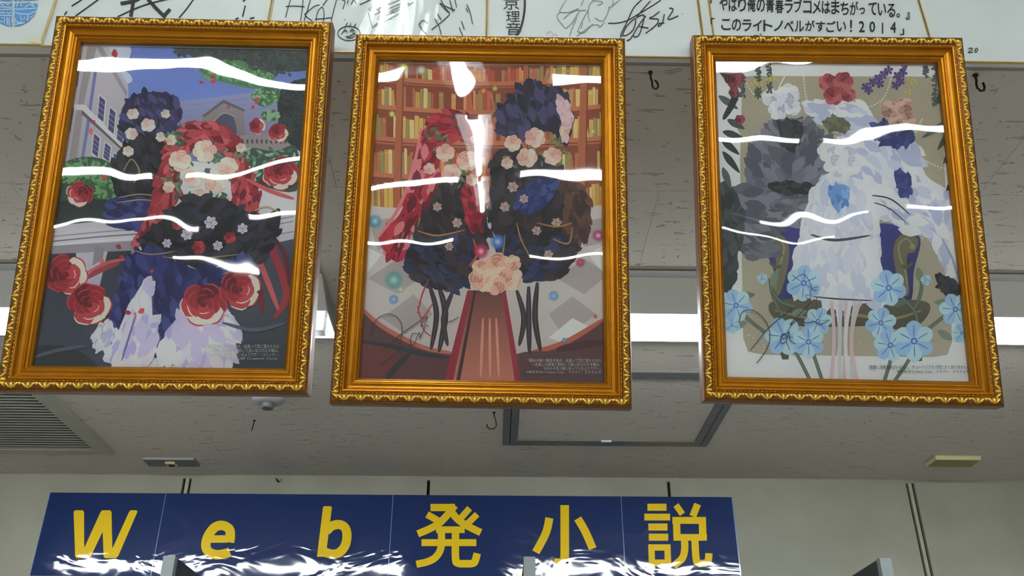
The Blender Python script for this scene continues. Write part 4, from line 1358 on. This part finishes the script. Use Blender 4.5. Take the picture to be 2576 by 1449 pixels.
w4('pen_writing', Q([[(1490, 262), (1580, 262), (1700, 235), (1850, 150), (2000, 60), (2090, 0)], [(1880, -10), (1780, 90), (1700, 260), (1640, 380), (1635, 430)], [(1970, 10), (1900, 90), (1820, 185)], [(1650, 410), (1700, 300), (1800, 210), (1780, 330), (1700, 400), (1655, 400)],
                     [(1810, 200), (1880, 170), (1900, 200), (1850, 380), (1800, 420), (1780, 390), (1850, 270), (1920, 180)], [(2075, 130), (2010, 180), (1960, 210), (2060, 220), (2030, 290), (1915, 380)], [(2130, 160), (2110, 250), (2070, 300), (2065, 270), (2130, 260)], [(2185, 90), (2230, 110), (2170, 220), (2290, 180)], [(1840, 300), (1950, 320)], [(1700, 465), (1740, 445), (1770, 400)], [(2330, 160), (2337, 162)]]), 2.6, 'ink')
w4('pen_heart', Q([[(790, 405), (800, 365), (840, 358), (862, 385), (850, 412)], [(862, 400), (890, 388), (918, 408)]]), 1.6, 'pink')

b5, put5, w5 = board('autograph_board', 'blank edge of a white board tucked between the bow sketch and the lettered board', 1757, 1782, 0.0, -0.0008)
b6, put6, w6 = board('autograph_board', 'white autograph board with two lines of handwritten Japanese lettering', 1783, 2309, -0.0006)
polys = []
for txt, x0, y0, x1, y1, hh in (('『やはり俺の青春ラブコメはまちがっている。』', 1786, -10, 2302, 8, 36), ('「このライトノベルがすごい！2014」', 1788, 46, 2290, 54, 30)):
    n = len(txt)
    rnd = random.Random(3)
    for i, ch in enumerate(txt):
        u = i / n
        cx0 = x0 + (x1 - x0) * u
        cw = (x1 - x0) / n * 0.86
        yy = y0 + (y1 - y0) * u + rnd.uniform(-1.5, 1.5)
        k = 1.0
        if ch in '。、':
            polys += fit_text(ch, cx0, cx0 + cw * 0.4, yy + hh * 0.72, yy + hh)
        elif ch in '『「':
            polys += fit_text(ch, cx0, cx0 + cw * 0.4, yy, yy + hh * 0.5)
        elif ch in '』」':
            polys += fit_text(ch, cx0, cx0 + cw * 0.45, yy + hh * 0.6, yy + hh * 1.1)
        elif ch == '！':
            polys += fit_text(ch, cx0 + cw * 0.3, cx0 + cw * 0.5, yy, yy + hh)
        elif ch == '1':
            polys += fit_text('l', cx0 + cw * 0.35, cx0 + cw * 0.45, yy + 3, yy + hh)
        elif ch in '204':
            polys += fit_text(ch, cx0 + cw * 0.12, cx0 + cw * 0.72, yy + 2, yy + hh - 1)
        elif ch == 'っ':
            polys += fit_text(ch, cx0, cx0 + cw * 0.7, yy + hh * 0.45, yy + hh * 0.9)
        else:
            polys += fit_text(ch, cx0, cx0 + cw, yy + rnd.uniform(0, 3), yy + hh - rnd.uniform(0, 3))
tag(flat_mesh('pen_writing', polys, put6, 'ink', b6), kind='stuff')
for k, (ox, oy) in enumerate(((0.9, 0.0), (0.4, 0.8))):
    tag(flat_mesh('pen_writing', [[(q[0] + ox, q[1] + oy) for q in p] for p in polys], lambda px, py, k=k: (lambda q: (q[0], q[1] - 4e-5 * (k + 1), q[2]))(put6(px, py)), 'ink', b6), kind='stuff')
w6('pen_writing', [[(1896, 89), (1910, 90)], [(1912, 84), (1916, 90)]], 2.2, 'ink')
b7, put7, w7 = board('autograph_board', 'mostly blank white board with a small number 20, rightmost of the row', 2312, 2850, -0.0012)
w7('pen_writing', [px_list(q, 1730, 0, 3.045) for q in ([(2150, 375), (2170, 367), (2180, 378), (2150, 402), (2186, 400)], [(2210, 368), (2200, 385), (2208, 398), (2222, 382), (2212, 367)])], 2.2, 'ink')


# ------------------------------------------------------------------ sign sheets on the far wall
YG = YW - 0.0016
SX = [125, 417, 711, 989, 1279, 1562, 1838]
z_top = at_y(1000, 1245, YG).z
blue_labels = ['blue laminated sheet with yellow letter W', 'blue laminated sheet with yellow letter e', 'blue laminated sheet with yellow letter b',
               'blue laminated sheet with a wide many-stroked yellow character', 'blue laminated sheet with a three-stroke yellow character', 'blue laminated sheet with a dense two-part yellow character, rightmost of the sign']


def put_sign(px, py):
    q = at_y(px, py, YG - 0.0010)
    return (q.x, q.y, q.z)


def zz(pts, ox, sc, oy):
    return [(ox + x / sc, oy + y / sc) for x, y in pts]


A = lambda p: zz(p, 0, 2.862, 943)
B = lambda p: zz(p, 800, 2.862, 943)
Cc = lambda p: zz(p, 1560, 5.385, 1180)
glyphs = [[], [], [], [], [], []]
glyphs[0] = [A([(530, 987), (540, 975), (596, 975), (605, 987), (607, 1245), (724, 987), (736, 975), (793, 975), (803, 987), (809, 1250), (930, 985), (942, 975), (982, 975), (990, 985), (852, 1303), (836, 1320), (757, 1320), (746, 1308), (739, 1130), (656, 1303), (640, 1320), (552, 1320), (541, 1308)])]
glyphs[1] = ribbon(A(crom([(1500, 1182), (1560, 1182), (1640, 1181)], False, 3)), 54 / 2.862) + \
    ribbon(A(crom([(1652, 1206), (1658, 1160), (1650, 1110), (1600, 1084), (1545, 1100), (1500, 1158), (1482, 1225), (1500, 1272), (1552, 1294), (1610, 1290), (1656, 1276)], False, 6)), 68 / 2.862)
glyphs[2] = [A([(2325, 955), (2334, 945), (2382, 945), (2390, 955), (2345, 1310), (2282, 1310)])] + \
    ribbon(A(crom([(2350, 1125), (2390, 1088), (2445, 1078), (2486, 1104), (2498, 1165), (2482, 1235), (2438, 1282), (2384, 1290), (2318, 1268)], False, 6)), 66 / 2.862)
K = lambda pts, w, s=True: ribbon(B(crom(pts, False, 6) if s and len(pts) > 2 else pts), w / 2.862)
glyphs[3] = K([(810, 955), (985, 955)], 52) + K([(985, 940), (930, 1010), (870, 1070), (800, 1110), (718, 1145)], 52) + K([(785, 1005), (868, 1052)], 50) + K([(950, 968), (1000, 1035), (1070, 1085), (1172, 1135)], 52) + \
    K([(1092, 960), (1030, 1030)], 46) + K([(1146, 1004), (1078, 1070)], 46) + K([(850, 1115), (1056, 1115)], 48) + K([(745, 1208), (1140, 1208)], 50) + \
    K([(888, 1115), (886, 1240), (850, 1310), (790, 1345), (708, 1364)], 52) + K([(990, 1115), (990, 1320), (1008, 1356), (1060, 1360), (1118, 1356), (1136, 1325), (1146, 1285)], 54)
glyphs[4] = K([(1776, 938), (1776, 1320), (1768, 1345), (1745, 1352), (1700, 1352)], 62) + K([(1666, 1030), (1640, 1140), (1568, 1278)], 58) + K([(1870, 1034), (1925, 1130), (1978, 1252)], 58)
N = lambda pts, w, s=True: ribbon(Cc(crom(pts, False, 6) if s and len(pts) > 2 else pts), w / 5.385)
glyphs[5] = N([(370, 517), (628, 517)], 96) + N([(328, 650), (677, 650)], 92) + N([(383, 785), (642, 785)], 96) + N([(388, 923), (652, 923)], 96) + \
    N([(382, 1062), (684, 1062)], 86) + N([(424, 1062), (434, 1355)], 86) + N([(642, 1062), (650, 1335)], 86) + N([(390, 1268), (690, 1268)], 86) + \
    N([(756, 486), (844, 612)], 84) + N([(1050, 474), (984, 640)], 96) + N([(708, 695), (1160, 695)], 94) + N([(762, 650), (772, 970)], 98) + N([(1112, 650), (1122, 970)], 100) + N([(725, 925), (1175, 925)], 90) + \
    N([(872, 960), (874, 1090), (840, 1210), (724, 1312)], 98) + N([(1012, 960), (1030, 1220), (1060, 1272), (1110, 1278), (1170, 1268), (1196, 1220), (1202, 1140)], 98)
for i in range(6):
    y = YG - 0.0004 * (i % 2)
    x0, x1 = at_y(SX[i], 1245, y).x + 0.0008, at_y(SX[i + 1], 1245, y).x + 0.0012
    root = empty('sign_sheet', (0, 0, 0))
    tag(root, blue_labels[i], 'sign', 'blue laminated sign sheets on the far wall')
    zb = z_top - 0.211
    mb = MB()
    mb.box(x0, x1, y, y + 0.0008, zb, z_top)
    mb.build('sheet', 'sign_blue', root)
    e = MB()
    e.box(x0 - 0.0016, x0, y, y + 0.0005, zb, z_top)
    if i == 5:
        MB().box(x1, x1 + 0.003, y, y + 0.0005, zb, z_top).build('film_edge', 'film_edge', root)
    e.build('film_edge', 'film_edge', root)
    flat_mesh('character', glyphs[i], put_sign, 'sign_yellow', root, 6e-6)


# ------------------------------------------------------------------ fluorescent fixtures
def fixture(name, label, cx, cy, ztop, length, along, tube_mat, group=None, cat='ceiling light', near_strip=False):
    """open trough with one tube; built along X, turned when along == 'y'"""
    root = empty(name, (cx, cy, ztop))
    if along == 'y':
        root.rotation_euler.z = math.pi / 2
    tag(root, label, cat, group)
    L, w, h, b, t = length / 2, 0.1175, 0.030, 0.0550, 0.0012
    # shallow open trough: flanks slope inwards from the ceiling, the tube lies between them
    mb = MB()
    mb.box(-L, L, -w, w, -0.0015, 0)
    mb.build('pan', 'enamel', root)
    for y0_, y1_ in ((-w, -w + 0.077), (w, w - 0.050)):
        sg = 1 if y1_ > y0_ else -1
        MB().hexa([(-L, y0_, -0.0015), (L, y0_, -0.0015), (L, y1_, -h), (-L, y1_, -h), (-L, y0_ + sg * t * 3, -0.0015), (L, y0_ + sg * t * 3, -0.0015), (L, y1_ + sg * t, -h), (-L, y1_ + sg * t, -h)]).build('flank', 'enamel', root)
    for sg in (-1, 1):
        e = MB()
        x0_, x1_ = sorted((sg * L, sg * (L + 0.0025)))
        p = [(-w - 0.001, 0), (w + 0.001, 0), (w - 0.049, -h - 0.001), (-w + 0.076, -h - 0.001)]
        e.hexa([(x0_,) + q for q in p] + [(x1_,) + q for q in p])
        e.build('end_plate', 'enamel_end', root)
        x0_, x1_ = sorted((sg * (L - 0.034), sg * (L - 0.012)))
        MB().box(x0_, x1_, 0.003, 0.025, -0.046, -0.0015).build('lamp_holder', 'enamel', root)
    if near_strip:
        MB().box(-L, L, -w - 0.022, -w, -0.003, 0).build('near_edge_strip', 'trim', root)  # thin grey strip along the near edge of the trough
    tb = MB().tube([(-L + 0.036, 0.014, -0.034), (L - 0.036, 0.014, -0.034)], 0.0170, 20).build('tube', tube_mat, root, smooth=False)
    for p in tb.data.polygons:
        p.use_smooth = len(p.vertices) == 4
    return root


yfx = 1.4335
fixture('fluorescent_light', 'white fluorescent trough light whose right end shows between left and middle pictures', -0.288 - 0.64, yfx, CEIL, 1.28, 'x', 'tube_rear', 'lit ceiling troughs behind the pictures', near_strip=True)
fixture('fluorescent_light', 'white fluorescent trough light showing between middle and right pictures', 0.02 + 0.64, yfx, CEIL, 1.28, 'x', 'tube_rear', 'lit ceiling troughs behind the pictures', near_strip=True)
GR = 'shop ceiling lights behind the viewer'
LB = 'out-of-view white fluorescent ceiling light on the higher shop ceiling'
for (x, y, al) in ((-0.18, 0.22, 's'), (-0.18, -0.72, 'y'), (-0.18, -2.20, 'y'), (-0.18, -3.52, 'y'), (-0.95, -1.27, 'x'), (0.68, -1.27, 'x'), (2.0, -1.27, 'x'), (-2.3, -1.27, 'x'),
                   (-0.92, -2.95, 'x'), (0.60, -2.95, 'x'), (1.95, -2.95, 'x'), (-2.25, -2.95, 'x'), (-1.1, -5.4, 'x'), (0.7, -6.0, 'x'), (2.1, -6.0, 'x'), (-2.7, -5.4, 'x'), (3.5, -2.95, 'x'), (-3.5, -4.2, 'x'), (3.5, -6.0, 'x'), (2.3, -8.0, 'x'), (-2.7, -8.0, 'x')):  # rearmost and outermost lamps are fill, added to brighten the pictures
    fixture('fluorescent_light', LB, x, y, HIGH, 0.60 if al == 's' else 1.22, 'x' if al == 'x' else 'y', 'tube', GR)


# ------------------------------------------------------------------ things on the low ceiling
def hook(label, px, py, pts, r, material, collar=True):
    """pts: (right, down) in metres from the ceiling point under pixel px,py; plane turned by ang"""
    c = at_z(px, py, CEIL)
    root = empty('ceiling_hook', c)
    tag(root, label, 'hook')
    MB().tube([(p[0], p[2] if len(p) > 2 else 0.0, -p[1]) for p in pts], r, 10).build('hook_wire', material, root, smooth=True)
    if collar:
        MB().lathe([(r * 2.6, 0.0), (r * 2.6, -0.0015), (r * 1.4, -0.003)], (pts[0][0], 0, 0), 12).build('collar', material, root)
    return root


def arc(cx, cy, r, a0, a1, n=10):
    return [(cx + r * math.cos(math.radians(a0 + (a1 - a0) * k / n)), cy + r * math.sin(math.radians(a0 + (a1 - a0) * k / n))) for k in range(n + 1)]


hook('brass screw hook in the ceiling between middle and right pictures', 1636, 182, [(0, -0.002), (0, 0.010)] + [(x * 0.55, y, -x * 0.5) for x, y in arc(0.0035, 0.0155, 0.0075, 240, -40, 2)][:1] +
     [(0.001, 0.014), (0.0008, 0.020), (0.002, 0.0245), (0.0048, 0.0258), (0.0072, 0.0235), (0.0078, 0.019), (0.0066, 0.0145), (0.0045, 0.0125)], 0.00115, 'hook')
hook('dark screw hook in the ceiling beside the right picture', 2453, 189, [(0, -0.002), (-0.0004, 0.008), (-0.002, 0.014), (-0.0022, 0.020), (0.0008, 0.0245), (0.0046, 0.0238), (0.0068, 0.0185), (0.0066, 0.0118)], 0.0014, 'black_hook')
hook('open screw hook in the ceiling below the middle picture', 1243, 1037, [(0, -0.002), (0, 0.009)] + [(0.0035, 0.0155)] + arc(-0.0052, 0.0285, 0.0108, -35, 182, 12), 0.00135, 'hook')
nl = at_z(640, 1057, CEIL)
root = empty('ceiling_nail', nl)
tag(root, 'small dark nail hanging from the ceiling below the left picture', 'nail')
MB().tube([(0, 0, 0.002), (-0.0004, 0, -0.008), (-0.002, 0, -0.020), (-0.0032, 0, -0.026)], 0.0012, 8, taper=[1, 1, 1.15, 0.8]).build('shank', 'black_hook', root, smooth=True)
MB().lathe([(0.003, 0.0), (0.003, -0.002), (0.0016, -0.0035)], (0, 0, 0), 12).build('collar', 'hook', root)
# small bent hook on the far wall
wp = at_y(698, 1205, YW)
root = empty('wall_hook', wp)
tag(root, 'small black bent hook on the far wall above the blue sign', 'hook')
MB().tube([(-0.004, 0.002, 0.002), (-0.003, -0.004, 0), (0.002, -0.010, -0.006), (0.006, -0.012, -0.011), (0.0075, -0.011, -0.0125)], 0.0022, 8, taper=[0.4, 0.7, 1, 1.2, 0.8]).build('hook_wire', 'black_hook', root, smooth=True)
MB().tube([(0.0075, -0.011, -0.0125), (0.011, -0.009, -0.007), (0.013, -0.007, -0.001)], 0.0006, 6).build('hook_tip', 'hook', root)

# heat detector: slotted dome with a button
dc = at_z(680, 970, CEIL)
root = empty('smoke_detector', dc)
tag(root, 'round grey smoke detector with slotted rim under the left picture', 'detector')
MB().lathe([(0.046, 0.0), (0.046, -0.010), (0.036, -0.014)], (0, 0, 0), 32).build('base', 'detector', root)
MB().lathe([(0.027, -0.012), (0.027, -0.030)], (0, 0, 0), 24).build('chamber', 'slot_dark', root)
MB().lathe([(0.0335, -0.028), (0.0325, -0.033), (0.026, -0.038), (0.015, -0.040)], (0, 0, 0), 32).build('cap_ring', 'detector', root, smooth=True)
for k in range(20):
    a = 2 * math.pi * k / 20
    u, w = Vector((math.cos(a), math.sin(a), 0)), Vector((-math.sin(a), math.cos(a), 0))
    p = []
    for z in (-0.012, -0.030):
        for (ru, rw) in ((0.030, -0.0030), (0.0335, -0.0030), (0.0335, 0.0030), (0.030, 0.0030)):
            q = u * ru + w * rw
            p.append((q.x, q.y, z))
    MB().hexa(p).build('rib', 'detector', root)
MB().lathe([(0.0122, -0.039), (0.0128, -0.043), (0.0128, -0.049), (0.0108, -0.0512)], (0, 0, 0), 24).build('button', 'detector_dark', root, smooth=False)

# access hatch: double aluminium frame round a ceiling board
root = empty('ceiling_hatch', ((HX0 + HX1) / 2, (HY0 + HY1) / 2, CEIL))
tag(root, 'square ceiling access hatch with a grey aluminium frame', 'hatch')
cx, cy, hx, hy = (HX0 + HX1) / 2, (HY0 + HY1) / 2, (HX1 - HX0) / 2, (HY1 - HY0) / 2


def frame_ring(name, ox, oy, wd, z0, z1, material):
    for (a, b, c, d) in ((-ox, -ox + wd, -oy, oy), (ox - wd, ox, -oy, oy), (-ox + wd, ox - wd, -oy, -oy + wd), (-ox + wd, ox - wd, oy - wd, oy)):
        MB().box(a, b, c, d, z0, z1).build(name, material, root)


frame_ring('outer_frame', hx + 0.001, hy + 0.001, 0.0165, -0.003, 0.011, 'hatch')
frame_ring('inner_frame', hx - 0.0172, hy - 0.0172, 0.0165, -0.003, 0.011, 'hatch')
MB().box(-hx + 0.0345, hx - 0.0345, -hy + 0.0345, hy - 0.0345, 0.0, 0.010).build('hatch_panel', 'ceiling', root)
MB().box(-0.012, 0.012, hy - 0.036, hy - 0.030, -0.005, -0.001).build('latch', 'enamel', root)

# return-air grille with fixed slats
root = empty('air_grille', ((GX0 + GX1) / 2, (GY0 + GY1) / 2, CEIL))
tag(root, 'large grey ceiling air grille with parallel slats below the left picture', 'air grille')
hx, hy, bw = (GX1 - GX0) / 2, (GY1 - GY0) / 2, 0.032
for (a, b, c, d) in ((-hx - 0.004, -hx + bw, -hy - 0.004, hy + 0.004), (hx - bw, hx + 0.004, -hy - 0.004, hy + 0.004), (-hx + bw, hx - bw, -hy - 0.004, -hy + bw), (-hx + bw, hx - bw, hy - bw, hy + 0.004)):
    MB().box(a, b, c, d, -0.008, 0.004).build('grille_frame', 'grille', root)
MB().box(-hx + 0.004, hx - 0.004, -hy + 0.004, hy - 0.004, 0.004, 0.0115).build('duct_back', 'slot_dark', root)
ns = 36
sl = None
for k in range(ns):
    y = -hy + bw + (k + 0.5) * (2 * hy - 2 * bw) / ns
    if sl is None:
        sl = MB().box(-hx + bw, hx - bw, -0.0044, 0.0044, -0.0064, -0.0056).build('slat', 'grille', root)
        sl.location = (0, y, 0)
    else:
        q = sl.copy()
        COL.objects.link(q)
        q.parent = root
        q.location = (0, y, 0)

# blank plate with a small cream socket
q0, q1, q2, q3 = [at_z(x, y, CEIL - 0.006) for x, y in ((358, 1157), (486, 1157), (503, 1175), (383, 1177))]
x0, x1 = q0.x, q1.x
y0, y1 = q0.y, q2.y
root = empty('ceiling_plate', ((x0 + x1) / 2, (y0 + y1) / 2, CEIL))
tag(root, 'dark grey rectangular ceiling plate with a small cream socket', 'cover plate')
hx, hy = (x1 - x0) / 2, (y1 - y0) / 2
MB().box(-hx, hx, -hy, hy, -0.0055, 0.0005).build('plate', 'plate', root)
MB().box(-hx, hx, -hy - 0.0012, -hy, -0.0055, 0.0).build('plate_edge', 'enamel_end', root)
MB().box(-0.012, 0.012, -hy * 0.45, hy * 0.6, -0.010, -0.0055).build('socket', 'cream', root)
MB().box(-0.007, 0.008, -hy * 0.1, hy * 0.45, -0.0106, -0.010).build('socket_opening', 'slot_dark', root)
MB().lathe([(0.002, -0.0055), (0.002, -0.0066)], (-hx + 0.010, 0, 0), 10).build('screw', 'black_hook', root)

# cream junction box
q0, q1, q2, q3 = [at_z(x, y, CEIL - 0.012) for x, y in ((2349, 1155), (2468, 1155), (2447, 1175), (2333, 1175))]
x0, x1 = (q0.x + q3.x) / 2, (q1.x + q2.x) / 2
root = empty('junction_box', ((x0 + x1) / 2, (q0.y + q2.y) / 2, CEIL))
tag(root, 'flat cream junction box on the ceiling at right', 'junction box')
hx, hy = (x1 - x0) / 2, (q2.y - q0.y) / 2
mb = MB()
mb.hexa([(-hx + 0.003, -hy + 0.003, 0), (hx - 0.003, -hy + 0.003, 0), (hx - 0.003, hy - 0.003, 0), (-hx + 0.003, hy - 0.003, 0), (-hx, -hy, -0.004), (hx, -hy, -0.004), (hx, hy, -0.004), (-hx, hy, -0.004)])
mb.build('box_base', 'cream', root)
MB().hexa([(-hx, -hy, -0.004), (hx, -hy, -0.004), (hx, hy, -0.004), (-hx, hy, -0.004), (-hx + 0.002, -hy + 0.002, -0.0125), (hx - 0.002, -hy + 0.002, -0.0125), (hx - 0.002, hy - 0.002, -0.0125), (-hx + 0.002, hy - 0.002, -0.0125)]).build('lid', 'cream', root)
MB().box(-hx + 0.003, hx - 0.003, -hy + 0.003, hy - 0.003, -0.0131, -0.0125).build('lid_face', 'cream_lid', root)

# ------------------------------------------------------------------ steel bookshelf against the far wall
root = empty('bookshelf', (0.3, 2.25, 0))
tag(root, 'grey steel bookshelf uprights standing in front of the blue sign', 'bookshelf')
YU = 2.10
ups = []
for (pl, pr, pt) in ((413, 440, 1398), (1319, 1345, 1400), (2214, 2239, 1403)):
    a, b = at_y(pl, pt, YU), at_y(pr, pt, YU)
    ups.append(((a.x + b.x) / 2, a.z))
    cxp, zt = (a.x + b.x) / 2 - 0.3, a.z
    MB().box(cxp - 0.013, cxp + 0.013, YU - 2.25, YU - 2.25 + 0.02, 0, zt).build('upright_post', 'shelf', root)
    MB().box(cxp - 0.012, cxp + 0.012, YU - 2.25 + 0.02, YW - 2.25 - 0.004, 0, zt - 0.001).build('side_panel', 'shelf_side', root)
for i in range(2):
    a, b = ups[i][0] - 0.3 + 0.014, ups[i + 1][0] - 0.3 - 0.014
    for z in (ups[i][1] - 0.058, 1.80, 1.45, 1.10, 0.75, 0.40, 0.08):
        MB().box(a, b, YU - 2.25 + 0.004, YW - 2.25 - 0.006, z - 0.02, z).build('shelf_board', 'shelf', root)
